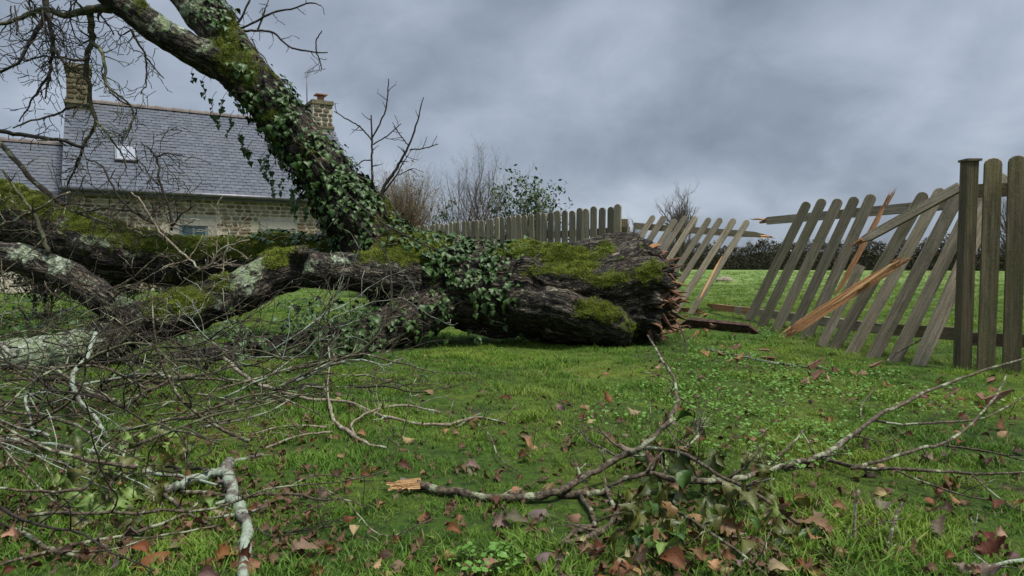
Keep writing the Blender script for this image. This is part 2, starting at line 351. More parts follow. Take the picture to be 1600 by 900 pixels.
# ------------------------------------------------------------------ scatter of grass and moss (instances on a cloud of points: uncountable stuff)
def tuft(name, nb, hgt, wid, spread, mat, seed, lean=.5, segs=2):
    r = np.random.default_rng(seed); mb = MB()
    for _ in range(nb):
        a = r.random() * 2 * PI; rad = spread * math.sqrt(r.random()); x, y = rad * math.cos(a), rad * math.sin(a)
        t = r.random() * 2 * PI; hh = hgt * (.5 + .6 * r.random()); ln = lean * (.3 + r.random()) * hh; w = wid * (.7 + .6 * r.random())
        dx, dy = math.cos(t), math.sin(t); ph = t + PI / 2 + (r.random() - .5) * 1.4; ex, ey = math.cos(ph) * w / 2, math.sin(ph) * w / 2
        V = []; A = []
        for k in range(segs):
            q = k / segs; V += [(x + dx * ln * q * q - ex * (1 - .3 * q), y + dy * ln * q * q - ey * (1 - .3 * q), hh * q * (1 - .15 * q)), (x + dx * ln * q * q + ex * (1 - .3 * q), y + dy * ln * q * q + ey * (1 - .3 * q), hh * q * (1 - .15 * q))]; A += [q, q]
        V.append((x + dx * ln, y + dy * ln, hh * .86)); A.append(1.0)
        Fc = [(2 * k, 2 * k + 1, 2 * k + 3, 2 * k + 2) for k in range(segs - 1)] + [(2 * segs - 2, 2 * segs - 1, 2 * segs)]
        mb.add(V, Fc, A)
    me = mesh(name, mb.v, mb.f, mat, True); at = me.attributes.new('h', 'FLOAT', 'POINT'); at.data.foreach_set('value', mb.a)
    return bpy.data.objects.new(name, me)
def scatter(name, pts, eul, scl, idx, sources, mat, parent=None):
    me = bpy.data.meshes.new(name); me.vertices.add(len(pts)); me.vertices.foreach_set('co', np.asarray(pts, dtype=np.float32).ravel())
    for an, ty, arr, fld in (('rt', 'FLOAT_VECTOR', eul, 'vector'), ('sc', 'FLOAT', scl, 'value'), ('ix', 'INT', idx, 'value')):
        at = me.attributes.new(an, ty, 'POINT'); at.data.foreach_set(fld, np.asarray(arr, dtype=np.int32 if ty == 'INT' else np.float32).ravel())
    me.materials.append(mat); o = put(name, me, parent); o['kind'] = 'stuff'
    col = bpy.data.collections.new(name + '_blades')
    for s in sources: col.objects.link(s)
    ng = bpy.data.node_groups.new(name + '_nodes', 'GeometryNodeTree')
    ng.interface.new_socket('Geometry', in_out='INPUT', socket_type='NodeSocketGeometry'); ng.interface.new_socket('Geometry', in_out='OUTPUT', socket_type='NodeSocketGeometry')
    gi = ng.nodes.new('NodeGroupInput'); go = ng.nodes.new('NodeGroupOutput')
    ci = ng.nodes.new('GeometryNodeCollectionInfo'); ci.inputs[0].default_value = col; ci.inputs[1].default_value = True; ci.inputs[2].default_value = True
    def na(n, t):
        x = ng.nodes.new('GeometryNodeInputNamedAttribute'); x.data_type = t; x.inputs[0].default_value = n; return [s for s in x.outputs if s.enabled][0]
    ip = ng.nodes.new('GeometryNodeInstanceOnPoints'); L = ng.links.new
    m2p = ng.nodes.new('GeometryNodeMeshToPoints')
    e2r = ng.nodes.new('FunctionNodeEulerToRotation'); L(na('rt', 'FLOAT_VECTOR'), e2r.inputs[0])
    L(gi.outputs[0], m2p.inputs[0]); L(m2p.outputs[0], ip.inputs['Points']); L(ci.outputs[0], ip.inputs['Instance'])
    ip.inputs['Pick Instance'].default_value = True; L(na('ix', 'INT'), ip.inputs['Instance Index']); L(e2r.outputs[0], ip.inputs['Rotation']); L(na('sc', 'FLOAT'), ip.inputs['Scale'])
    L(ip.outputs[0], go.inputs[0])
    md = o.modifiers.new('scatter', 'NODES'); md.node_group = ng; return o
# ------------------------------------------------------------------ ground
def make_ground():
    radii = [0] + list(np.geomspace(.35, 900, 190)); na = 220; V = [(0, 0, float(H(0, 0)))]; Fc = []
    for r in radii[1:]:
        th = np.arange(na) * 2 * PI / na; x = r * np.cos(th); y = r * np.sin(th); z = H(x, y); V += list(zip(x.tolist(), y.tolist(), z.tolist()))
    for k in range(na): Fc.append((0, 1 + k, 1 + (k + 1) % na))
    for i in range(len(radii) - 2):
        a, b = 1 + i * na, 1 + (i + 1) * na
        for k in range(na): Fc.append((a + k, b + k, b + (k + 1) % na, a + (k + 1) % na))
    o = put('ground', mesh('ground', V, Fc, M_GROUND)); o['kind'] = 'structure'
make_ground()
rg = np.random.default_rng(5)
def make_grass():
    pts = []; sc_ = []
    for d0, d1, dens, s0, s1 in ((.9, 3, 1500, .75, 1.2), (3, 6, 1100, .8, 1.2), (6, 11, 420, .9, 1.5), (11, 20, 60, 1.4, 2.2), (20, 45, 7, 2.0, 3.2)):
        hw = .95 if d0 < 11 else 1.0; A = (d1 * d1 - d0 * d0) * hw; n = int(A * dens)
        y = np.sqrt(d0 * d0 + rg.random(n) * (d1 * d1 - d0 * d0)); x = (rg.random(n) * 2 - 1) * hw * y
        nz = np.sin(x * 7.3 + 2 * np.sin(y * 5.1)) * np.sin(y * 8.9 + 2 * np.sin(x * 4.3)); keep = rg.random(n) < .62 + .38 * nz
        x, y = x[keep], y[keep]; z = H(x, y) - .004
        s = (s0 + (s1 - s0) * rg.random(len(x))) * (1 + .25 * nz[keep])
        pts.append(np.stack([x, y, z], 1)); sc_.append(s)
    p = np.vstack(pts); s = np.concatenate(sc_)
    nz = np.array([mn.noise(Vector((a[0] * 1.7, a[1] * 1.7, 3))) + .6 * mn.noise(Vector((a[0] * 6, a[1] * 6, 8))) for a in p]); s = s * np.clip(1.0 + .75 * nz, .45, 1.7); k = (nz > -.55) | (rg.random(len(p)) < .3); qx, qy = proj(p); k &= ~((qx < 430) & (qy > 545) & (qy < 720 + .2 * (430 - qx)) & (rg.random(len(p)) < .55)); k &= ~((qx > 1010) & (qx < 1125) & (qy > 485) & (qy < 555) & (rg.random(len(p)) < .65)); p, s = p[k], s[k]; n = len(p); print('grass tufts', n)
    e = np.stack([(rg.random(n) - .5) * .5, (rg.random(n) - .5) * .5, rg.random(n) * 2 * PI], 1)
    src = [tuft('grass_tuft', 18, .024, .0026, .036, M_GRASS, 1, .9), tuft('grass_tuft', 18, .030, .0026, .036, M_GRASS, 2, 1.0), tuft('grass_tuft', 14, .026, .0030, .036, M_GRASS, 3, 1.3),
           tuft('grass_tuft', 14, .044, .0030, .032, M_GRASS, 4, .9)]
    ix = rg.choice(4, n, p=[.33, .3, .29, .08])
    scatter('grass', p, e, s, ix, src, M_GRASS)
make_grass()
# ------------------------------------------------------------------ house
def make_house():
    O = P(97, 290, 16.6); O.z = 2.58; E2 = P(565, 312, 20.4); d = Vector((E2.x - O.x, E2.y - O.y, 0)); L = d.length; rz = math.atan2(d.y, d.x)
    base = Vector((O.x, O.y, 0))
    hs = thing('stone_cottage', 'long low stone cottage with slate roof and two chimneys behind the fallen tree', 'house', base, rz=rz)
    R = Matrix.Rotation(rz, 3, 'Z')
    EZ, RZ, HB = 2.58, 5.30, 3.17; sl = math.atan2(RZ - EZ, HB); SL = math.hypot(RZ - EZ, HB); rng = np.random.default_rng(3)
    def LB(name, mb, mat, par=hs, smooth=False, kind=None, color=None): return build(name, mb, mat, par, smooth, local=True, kind=kind, color=color)
    WY = .22                                                        # wall face behind the eaves line
    mb = MB(); x0, x1, y0, y1 = .05, L - .05, WY, 2 * HB - WY; zt = EZ - .02; pk = RZ - .16
    V = [(x0, y0, 0), (x1, y0, 0), (x1, y1, 0), (x0, y1, 0), (x0, y0, zt), (x1, y0, zt), (x1, y1, zt), (x0, y1, zt), (x0, HB, pk), (x1, HB, pk)]
    mb.add(V, [(0, 1, 5, 4), (1, 2, 6, 9, 5), (2, 3, 7, 6), (3, 0, 4, 8, 7)]); wall = LB('wall', mb, M_MORT)
    # windows
    def wloc(px, py):                                               # pixel on the wall plane -> local x, z
        r = ray(px, py); n = R @ Vector((0, -1, 0)); p0 = base + R @ Vector((0, WY, 0)); c = Vector((0, 0, CAMZ)); t = (p0 - c).dot(n) / r.dot(n); q = R.inverted() @ (c + r * t - base); return q.x, q.z
    wins = []
    for (a, b, c, dd) in ((281, 352, 323, 380), (418, 358, 449, 386)):
        xa, za = wloc(a, b); xb, _ = wloc(c, b); wins.append((xa, xb, za))
        h = .85; w = thing('window', '', '', (0, 0, 0)); del w['label']; del w['category']; w.parent = hs
        f = MB(); box(f, xa - .2, xb + .2, WY - .05, WY + .02, za, za + .24); LB('lintel', f, M_GRAN, w)
        f = MB(); box(f, xa - .24, xa - .02, WY - .045, WY + .02, za - h, za - .003); LB('jamb', f, M_GRAN, w)
        f = MB(); box(f, xb + .02, xb + .24, WY - .045, WY + .02, za - h, za - .003); LB('jamb', f, M_GRAN, w)
        f = MB(); box(f, xa - .28, xb + .28, WY - .08, WY + .02, za - h - .14, za - h - .003); LB('sill', f, M_GRAN, w)
        f = MB(); t = .045
        for q in ((xa - .018, xa + t, za - h, za), (xb - t, xb + .018, za - h, za), (xa + t, xb - t, za - t, za), (xa + t, xb - t, za - h, za - h + t), ((xa + xb) / 2 - .03, (xa + xb) / 2 + .03, za - h + t, za - t)):
            box(f, q[0], q[1], WY - .03, WY - .006, q[2], q[3])
        LB('frame', f, M_FRAME, w)
        for q0, q1 in ((xa + t, (xa + xb) / 2 - .03), ((xa + xb) / 2 + .03, xb - t)):
            f = MB(); box(f, q0, q1, WY - .014, WY - .004, za - h + t, za - t); LB('pane', f, M_GLASS, w)
    # stones in courses
    def stone_mesh(sd):
        r = np.random.default_rng(sd); N = 10; o = []
        for k in range(N):
            a = 2 * PI * k / N; cx, cy = math.cos(a), math.sin(a); s = 1 / max(abs(cx), abs(cy)) ** .72; o.append((cx * s * .5 * (.86 + .16 * r.random()), cy * s * .5 * (.82 + .2 * r.random())))
        V = [(x, .5, z) for x, z in o] + [(x, -.2, z) for x, z in o] + [(x * .8, -.5 - .12 * r.random(), z * .72) for x, z in o] + [(0, -.62, 0)]
        Fc = []
        for k in range(N):
            k2 = (k + 1) % N; Fc += [(k, k2, N + k2, N + k), (N + k, N + k2, 2 * N + k2, 2 * N + k), (2 * N + k, 2 * N + k2, 3 * N)]
        return mesh('stone', V, Fc, M_STONE, False)
    sm = [stone_mesh(i) for i in range(8)]; cols = [(.19, .135, .092), (.26, .195, .135), (.33, .265, .185), (.15, .095, .07), (.29, .24, .18), (.23, .20, .155), (.36, .31, .23)]
    z = EZ - .10; cand = []
    while z > .1:
        h = .06 + .045 * rng.random(); x = .1 + .1 * rng.random()
        while x < L - .15:
            w = .11 + .20 * rng.random() ** 1.4
            cx, cz = x + w / 2, z - h / 2
            ok = all(not (xa - .25 < cx + w / 2 and cx - w / 2 < xb + .25 and za - 1.02 < cz + h / 2 and cz - h / 2 < za + .26) for xa, xb, za in wins)
            if ok: cand.append((cx, cz, w, h))
            x += w + .012 + .025 * rng.random()
        z -= h + .014 + .014 * rng.random()
    rest = MB()
    for i, (cx, cz, w, h) in enumerate(cand):
        k = rng.integers(8); col = cols[rng.integers(7)]
        Mx = Matrix.Translation((cx, WY - .002, cz)) @ Matrix.Diagonal((w, .05, h, 1)) @ Matrix.Rotation(PI * rng.integers(2), 4, 'Y')
        if i < 300: put('stone', sm[k], wall, Mx, col)
        else: rest.add([Mx @ v.co for v in sm[k].vertices], [tuple(p.vertices) for p in sm[k].polygons])
    LB('stone_course', rest, M_STONE, wall, kind='stuff', color=(.26, .2, .14))
    # gable stones
    g = MB()
    for _ in range(700):
        y = WY + rng.random() * (y1 - y0); zz = rng.random() * pk; 
        if zz > zt - .1 + (pk - zt) * (1 - abs(y - HB) / (HB - WY)): continue
        w, h = .15 + .2 * rng.random(), .09 + .06 * rng.random(); k = rng.integers(8)
        Mx = Matrix.Translation((x1, y, zz)) @ Matrix.Rotation(PI / 2, 4, 'Z') @ Matrix.Diagonal((w, .05, h, 1)); g.add([Mx @ v.co for v in sm[k].vertices], [tuple(p.vertices) for p in sm[k].polygons])
    LB('gable_stone', g, M_STONE, wall, kind='stuff', color=(.22, .19, .15))
    # roof: boards + slates in real courses
    def roof(name, xa, xb, ys, ez, yr, rzz, n300, expo=.152, wd=.21):
        s_ = math.atan2(rzz - ez, yr - ys); S = math.hypot(rzz - ez, yr - ys); cs, sn = math.cos(s_), math.sin(s_)
        mb = MB(); th = .07
        pf = [(ys, ez), (yr, rzz), (2 * yr - ys, ez), (2 * yr - ys, ez - th), (yr, rzz - th), (ys, ez - th)]
        V = [(xa, a, b) for a, b in pf] + [(xb, a, b) for a, b in pf]
        mb.add(V, [(0, 6, 7, 1), (1, 7, 8, 2), (2, 8, 9, 3), (3, 9, 10, 4), (4, 10, 11, 5), (5, 11, 6, 0), (0, 1, 4, 5), (1, 2, 3, 4), (6, 11, 10, 7), (7, 10, 9, 8)]); rf = LB(name, mb, M_SLATE)
        unit_ = []
        for sd in range(4):
            r = np.random.default_rng(sd + 50); w = wd - .012 - .006 * r.random(); l = expo * 1.5; t = .006 + .005 * r.random()
            V = [(-w / 2, 0, .012), (w / 2, 0, .012 + .004 * r.random()), (w / 2, l, -.006), (-w / 2, l, -.006), (-w / 2, -.003 - .006 * r.random(), .012 + t), (w / 2, -.003 * r.random(), .012 + t), (w / 2, l, .004), (-w / 2, l, .004)]
            unit_.append(mesh('slate', V, [(0, 3, 2, 1), (4, 5, 6, 7), (0, 1, 5, 4), (1, 2, 6, 5), (2, 3, 7, 6), (3, 0, 4, 7)], M_SLATE, False))
        rest = MB(); rows = int(S / expo); base_m = Matrix.Translation((0, ys, ez)) @ Matrix.Rotation(s_, 4, 'X'); cnt = 0
        for j in range(rows):
            x = xa + (wd / 2 if j % 2 else 0) + wd / 2
            while x < xb:
                k = rng.integers(4); Mx = base_m @ Matrix.Translation((x, j * expo - .03, .002 + .003 * rng.random())) @ Matrix.Rotation((rng.random() - .5) * .03, 4, 'Z')
                if rng.random() < n300 and cnt < 300: put('slate', unit_[k], rf, Mx); cnt += 1
                else: rest.add([Mx @ v.co for v in unit_[k].vertices], [tuple(p.vertices) for p in unit_[k].polygons])
                x += wd
        LB('slate_course', rest, M_SLATE, rf, kind='stuff')
        # ridge tiles
        x = xa; k = 0
        while x < xb - .1:
            w = min(.46, xb - x); mb = MB(); 
            for q, rad in ((0, .115), (w - .07, .105), (w - .069, .125), (w, .125)):
                mb.v += [(x + q, yr + rad * math.cos(a), rzz - .03 + rad * math.sin(a)) for a in np.linspace(0, PI, 7)]
            for i in range(3):
                for a in range(6): mb.f.append((i * 7 + a, i * 7 + a + 1, (i + 1) * 7 + a + 1, (i + 1) * 7 + a))
            mb.f += [tuple(range(7)), tuple(range(21, 28))[::-1]]
            LB('ridge_tile', mb, M_RIDGE, rf); x += w
        return rf
    rf = roof('roof', -.02, L + .05, 0, EZ, HB, RZ, 1.0)
    an = roof('annex_roof', -4.2, -.03, -.05, 1.42, HB + .05, 4.04, 0)
    mb = MB(); box(mb, -4.15, -.0, .15, 5.8, 0, 1.36); LB('annex_wall', mb, M_MORT)
    # gutter, fascia
    mb = MB(); box(mb, -.02, L + .03, .03, .15, EZ - .17, EZ - .075); LB('fascia', mb, M_ZINC)
    mb = MB(); tube(mb, [(-.05, -.06, EZ - .05), (L + .08, -.06, EZ - .07)], .06, 8); LB('gutter', mb, M_ZINC, smooth=True)
    mb = MB(); tube(mb, [(.12, -.02, EZ - .1), (.12, .15, EZ - .3), (.12, .16, .1)], .04, 8); LB('downpipe', mb, M_ZINC, smooth=True)
    # skylight
    def rloc(px, py):
        n = R @ Vector((0, -math.sin(sl), math.cos(sl))); p0 = base + Vector((0, 0, EZ)); r = ray(px, py); c = Vector((0, 0, CAMZ)); t = (p0 - c).dot(n) / r.dot(n); q = R.inverted() @ (c + r * t - base); return q.x, math.hypot(q.y, q.z - EZ)
    xa, sa = rloc(183, 252); xb, sb = rloc(211, 233); rm = Matrix.Translation((0, 0, EZ)) @ Matrix.Rotation(sl, 4, 'X')
    def RB(name, x0, x1, s0, s1, z0, z1, mat, par):
        mb = MB(); box(mb, x0, x1, s0, s1, z0, z1); mb.v = [tuple(rm @ Vector(v)) for v in mb.v]; return LB(name, mb, mat, par)
    sk = thing('skylight', '', ''); del sk['label']; del sk['category']; sk.parent = hs
    for q in ((xa - .05, xa, sa - .05, sb + .05), (xb, xb + .05, sa - .05, sb + .05), (xa, xb, sb, sb + .05), (xa, xb, sa - .05, sa)): RB('frame', q[0], q[1], q[2], q[3], .0, .10, M_MET, sk)
    RB('pane', xa, xb, sa, sb, .04, .085, M_SKYL, sk)
    # chimneys
    def chimney(xc, hw, hd, z1, pot, seed, col):
        c = thing('chimney', '', ''); del c['label']; del c['category']; c.parent = hs
        r = np.random.default_rng(seed); mb = MB(); z0 = RZ - .55
        box(mb, xc - hw, xc + hw, HB - hd, HB + hd, z0, z1); LB('stack', mb, M_CHIM if not pot else M_MORT, c)
        mb = MB(); box(mb, xc - hw - .06, xc + hw + .06, HB - hd - .06, HB + hd + .06, RZ - .16, RZ - .08); LB('flashing', mb, M_CHIM, c)
        mb = MB(); box(mb, xc - hw - .05, xc + hw + .05, HB - hd - .05, HB + hd + .05, z1, z1 + .12); LB('cap', mb, M_CHIM, c)
        z = z1 - .01; n = 0
        while z > RZ - .05:
            h = .10 + .05 * r.random()
            for face in range(2):
                w0, w1 = (xc - hw, xc + hw) if face == 0 else (HB - hd, HB + hd); x = w0 + .01
                while x < w1 - .08:
                    w = min(.14 + .16 * r.random(), w1 - x - .01); k = r.integers(8)
                    Mx = (Matrix.Translation((x + w / 2, HB - hd, z - h / 2)) if face == 0 else Matrix.Translation((xc + hw, x + w / 2, z - h / 2)) @ Matrix.Rotation(PI / 2, 4, 'Z')) @ Matrix.Diagonal((w, .04, h, 1))
                    put('stone', sm[k], c, Mx, col[r.integers(len(col))]); x += w + .02
            z -= h + .02
        if pot:
            mb = MB(); tube(mb, [(xc + .05, HB, z1 + .12), (xc + .05, HB, z1 + .16), (xc + .05, HB, z1 + .17), (xc + .05, HB, z1 + .36)], [.15, .15, .11, .12], 12); LB('chimney_pot', mb, M_CLAY, c, smooth=True)
            mb = MB(); box(mb, xc - .14, xc + .24, HB - .19, HB + .19, z1 + .37, z1 + .40); LB('pot_cover', mb, M_CLAY, c)
    chimney(.30, .28, .42, 6.12, False, 1, [(.11, .095, .055), (.15, .13, .08), (.09, .075, .045), (.18, .155, .095)])
    chimney(L - .38, .31,   .42, 5.92, True, 2, [(.13, .115, .09), (.18, .165, .135), (.09, .08, .06), (.23, .21, .175)])
    # aerial
    a = thing('tv_aerial', '', ''); del a['label']; del a['category']; a.parent = hs
    xm = L - .78; zt = 7.05; ym = HB
    mb = MB(); tube(mb, [(xm, ym, RZ + .1), (xm, ym, zt)], .018, 6); LB('mast', mb, M_MET, a, True)
    bx = R.inverted() @ Vector((.97, -.1, .16)); p0 = Vector((xm, ym, zt - .06)); mb = MB(); tube(mb, [p0 - bx * .08, p0 + bx * .68], .012, 5); LB('boom', mb, M_MET, a, True)
    for k in range(11):
        q = p0 + bx * (.05 + .058 * k); l = .10; mb = MB(); up_ = R.inverted() @ Vector((-.25, .35, .9)); tube(mb, [q - up_ * l * .4, q + up_ * l * .4], .005, 4); LB('element', mb, M_MET, a, True)
    for k in range(4):
        q = p0 + bx * (.0 + .05 * k); up_ = R.inverted() @ Vector((.4, .1, .9)); mb = MB(); tube(mb, [q - up_ * .22, q + up_ * .26], .004, 4); LB('reflector_rod', mb, M_MET, a, True)
make_house()
# ------------------------------------------------------------------ fallen tree: trunk and limbs as one skin, cut into parts
TREE0 = P(880, 540, 6.0); TREE0.z = 0
tree = thing('fallen_tree', 'huge fallen mossy tree lying across the lawn, trunk torn at its right end', 'tree', TREE0)
CH = [('trunk', [(590, 430, 6.15, 58), (660, 438, 6.1, 66), (720, 443, 6.1, 68), (800, 452, 6.1, 70), (880, 464, 6.1, 75), (950, 466, 6.1, 76), (1000, 462, 6.12, 66), (1015, 460, 6.15, 56)]),
      ('trunk', [(840, 415, 6.1, 20), (900, 402, 6.12, 26), (950, 392, 6.15, 24), (985, 382, 6.2, 20), (1000, 378, 6.2, 13)]),
      ('trunk', [(900, 430, 5.95, 30), (960, 425, 5.9, 33), (1000, 398, 5.95, 27), (1022, 384, 5.98, 18)]),
      ('trunk', [(820, 430, 5.85, 22), (900, 445, 5.72, 28), (970, 440, 5.70, 32), (1022, 430, 5.72, 27), (1046, 436, 5.72, 15)]),
      ('trunk', [(800, 470, 5.8, 28), (880, 482, 5.68, 34), (940, 500, 5.64, 34), (985, 520, 5.66, 24)]),
      ('trunk', [(860, 474, 5.95, 60), (940, 478, 5.9, 60), (1000, 480, 5.88, 50), (1010, 486, 5.9, 34)]),
      ('limb', [(612, 420, 6.1, 60), (575, 360, 6.08, 54), (528, 295, 6.05, 42), (478, 232, 6.0, 37), (430, 172, 5.9, 34), (390, 122, 5.82, 34), (365, 90, 5.8, 30)]),
      ('limb', [(385, 115, 5.82, 33), (352, 66, 5.85, 31), (318, 20, 5.88, 30), (280, -30, 5.9, 30), (240, -90, 5.95, 28), (180, -190, 6, 24)]),
      ('limb', [(392, 132, 5.8, 28), (350, 102, 5.72, 27), (310, 82, 5.62, 24), (265, 58, 5.5, 23), (215, 25, 5.4, 21), (165, -15, 5.3, 20), (100, -70, 5.2, 18), (20, -150, 5.1, 14)]),
      ('limb', [(600, 410, 6.3, 42), (520, 405, 6.4, 34), (430, 403, 6.5, 33), (340, 411, 6.5, 33), (260, 408, 6.5, 37), (180, 396, 6.4, 42), (100, 368, 6.3, 44), (20, 340, 6.2, 44), (-70, 308, 6.1, 44), (-200, 260, 6, 40)]),
      ('limb', [(650, 440, 5.95, 45), (590, 430, 5.65, 34), (530, 424, 5.45, 29), (475, 419, 5.3, 31), (430, 428, 5.2, 33), (380, 454, 5.1, 35), (320, 478, 5.0, 34), (265, 495, 4.9, 33), (215, 508, 4.85, 31), (170, 532, 4.8, 31)]),
      ('limb', [(235, 510, 4.85, 24), (180, 480, 4.8, 24), (140, 452, 4.75, 24), (95, 427, 4.7, 24), (45, 408, 4.65, 23), (-20, 398, 4.6, 22), (-110, 388, 4.5, 20)]),
      ('limb', [(185, 525, 4.8, 31), (110, 552, 4.7, 34), (30, 566, 4.6, 36), (-60, 574, 4.5, 36), (-160, 585, 4.5, 30)]),
      ('limb', [(690, 468, 5.95, 42), (625, 503, 5.65, 36), (560, 530, 5.4, 33), (490, 545, 5.25, 27), (420, 550, 5.1, 24), (340, 556, 4.9, 20), (250, 572, 4.75, 15)]),
      ('limb', [(458, 424, 5.25, 18), (466, 402, 5.16, 14), (471, 388, 5.10, 12.5)]),
      ('limb', [(60, 400, 6.9, 26), (20, 372, 6.9, 26), (-60, 350, 6.9, 26)])]
def noisev(p, s, o=0): return mn.noise(Vector((p[0] * s + o, p[1] * s + o * 1.7, p[2] * s - o)))
def make_tree_skin():
    rng = np.random.default_rng(11); mb = MB(); segs = []
    for ci, (nm, pts) in enumerate(CH):
        p, r = px_chain(pts, 4); p = jit(p, float(r.mean()) * .07, rng); tube(mb, p, r, 20, rng, .05)
        t, U, W = frames(p); s = np.concatenate([[0], np.cumsum(np.linalg.norm(np.diff(p, axis=0), axis=1))])
        for i in range(len(p) - 1): segs.append((ci, p[i], p[i + 1], r[i], r[i + 1], U[i], W[i], t[i], s[i]))
    me = mesh('skin', mb.v, mb.f); o = bpy.data.objects.new('skin', me); COL.objects.link(o)
    m = o.modifiers.new('r', 'REMESH'); m.mode = 'VOXEL'; m.voxel_size = .017
    m = o.modifiers.new('s', 'SMOOTH'); m.factor = .5; m.iterations = 8
    dg = bpy.context.evaluated_depsgraph_get(); ev = o.evaluated_get(dg).to_mesh()
    n = len(ev.vertices); V = np.empty(n * 3, np.float32); ev.vertices.foreach_get('co', V); V = V.reshape(-1, 3).astype(float)
    N = np.empty(n * 3, np.float32); ev.vertex_normals.foreach_get('vector', N); N = N.reshape(-1, 3).astype(float)
    faces = [tuple(p.vertices) for p in ev.polygons]; o.evaluated_get(dg).to_mesh_clear(); bpy.data.objects.remove(o)
    print('tree skin', n)
    best = np.full(n, 1e9); ch = np.zeros(n, int); bk = np.zeros((n, 3)); RR = np.zeros(n)
    for ci, a, b, ra, rb, u, w, t, s0 in segs:
        d = b - a; L2 = d @ d; k = np.clip(((V - a) @ d) / L2, 0, 1); q = V - (a + k[:, None] * d); dist = np.linalg.norm(q, axis=1); rad = ra + (rb - ra) * k
        sc2 = dist / rad; m = sc2 < best; best[m] = sc2[m]; ch[m] = ci; RR[m] = rad[m]
        bk[m, 0] = s0 + k[m] * math.sqrt(L2); bk[m, 1] = q[m] @ u; bk[m, 2] = q[m] @ w
    px, py = proj(V)
    def spots(lst):
        w = np.zeros(n)
        for x, y, rx, ry, k, *cc in lst:
            g = k * np.exp(-(((px - x) / rx) ** 2 + ((py - y) / ry) ** 2))
            if cc: g = g * np.isin(ch, cc[0])
            w = np.maximum(w, g)
        return w
    A = [6, 7, 8]; B = [9]; C = [10, 14]; C1 = [11]; D = [12]; T = [0, 1, 2, 3, 4, 5]
    ms = spots([(350, 95, 40, 30, 1.0, A), (385, 130, 45, 40, .9, A), (430, 190, 50, 50, .7, A), (350, 65, 30, 50, .8, A), (470, 240, 50, 50, .6, A), (200, 15, 60, 30, .5, A), (590, 350, 60, 60, .5, A),
                (640, 385, 60, 30, 1.1), (600, 395, 40, 25, .9), (800, 395, 60, 14, .7, T), (885, 400, 50, 14, 1.1, T), (945, 388, 14, 10, 1.2, T), (905, 415, 30, 20, .9, T), (960, 440, 60, 16, 1.1, T), (1010, 430, 22, 20, 1.1, T),
                (940, 490, 50, 26, 1.0, T), (985, 520, 30, 26, .9, T), (860, 425, 60, 12, .7, T), (620, 480, 80, 60, .5, T),
                (80, 320, 70, 26, 1.1, B), (160, 350, 60, 20, 1.2, B), (240, 375, 60, 25, 1.2, B), (330, 385, 60, 30, 1.2, B), (420, 390, 60, 30, 1.1, B), (20, 300, 60, 30, 1.0, B), (500, 390, 40, 30, .9, B), (300, 420, 120, 40, .5, B), (20, 370, 40, 30, 1, [15]),
                (435, 402, 20, 22, 1.2, C), (295, 475, 55, 26, 1.0, C), (350, 450, 20, 26, .9, C), (250, 495, 30, 22, .8, C), (460, 400, 14, 14, .8, C), (560, 440, 30, 10, .4, C)])
    ls = spots([(290, 20, 40, 50, .85, A), (250, 50, 50, 40, .8, A), (310, 75, 40, 26, .75, A), (190, 10, 50, 30, .6, A), (330, 50, 30, 40, .6, A),
                (380, 440, 32, 32, .95, C), (400, 415, 30, 18, .8, C), (520, 410, 45, 18, .62, C), (600, 415, 35, 10, .7, C), (485, 420, 16, 16, .9, C), (340, 480, 30, 30, .7, C), (225, 490, 20, 16, .8, C), (270, 500, 40, 20, .55, C),
                (30, 400, 40, 20, .95, C1), (90, 415, 30, 20, .9, C1), (140, 440, 24, 14, .6, C1), (190, 470, 26, 12, .7, C1),
                (50, 555, 100, 36, 1.1, D), (140, 540, 50, 30, 1.0, D), (150, 370, 60, 30, .72, B), (110, 350, 40, 20, .6, B), (210, 400, 60, 24, .6, B)])
    up_ = N[:, 2]
    fl = np.array([mn.fractal(Vector((v[0] * 3, v[1] * 3, v[2] * 3)), .7, 2.1, 4) for v in V])
    moss = np.clip(ms * (.62 + .5 * up_) + .18 * fl + .10 * np.clip(up_, 0, 1), 0, 1.1)
    lich = np.clip(ls * (.72 + .35 * up_) + .1 * fl, 0, 1)
    # bark relief
    big = np.isin(ch, T); dsp = np.zeros(n); flow = np.array([mn.noise(Vector((b[0] * 1.6 + c * 7, b[1] * 5, b[2] * 5))) for b, c in zip(bk, ch)])
    rid = np.array([mn.noise(Vector((b[0] * 4.2 + c * 7 + 3 * f, b[1] * 19, b[2] * 19))) for b, c, f in zip(bk, ch, flow)])
    lump = np.array([mn.noise(v * 5.0) for v in map(Vector, V)])
    kn = np.array([mn.noise(v * 15.0) for v in map(Vector, V)])
    dsp = RR * (.10 * flow + .08 * lump) + np.where(big, .024, .009 + .03 * RR) * rid + .009 * kn + .030 * np.clip(moss - .2, 0, 1) * (.5 + 1.1 * kn)
    end = np.where(big, sst(985, 1030, px), 0)
    jag = np.array([mn.noise(Vector((v[0] * 3, v[1] * 12, v[2] * 12))) for v in V])
    jg2 = np.array([mn.noise(Vector((v[0] * 6, v[1] * 34, v[2] * 34))) for v in V])
    V2 = V + N * dsp[:, None]; V2[:, 0] += end * (jag * .13 + jg2 * .07 - .02)
    root = tree; skin_groups = {}
    gname = {}
    for ci, (nm, _) in enumerate(CH): gname[ci] = 0 if nm == 'trunk' else (ci if ci != 14 else 10)
    V2l = V2 - np.array(TREE0); fc = np.array([gname[ch[f[0]]] for f in faces])
    # smooth normals of the whole skin, so that the cuts between the parts do not show
    whole = mesh('w', V2l.tolist(), faces); NN = np.empty(n * 3, np.float32); whole.vertex_normals.foreach_get('vector', NN); NN = NN.reshape(-1, 3)
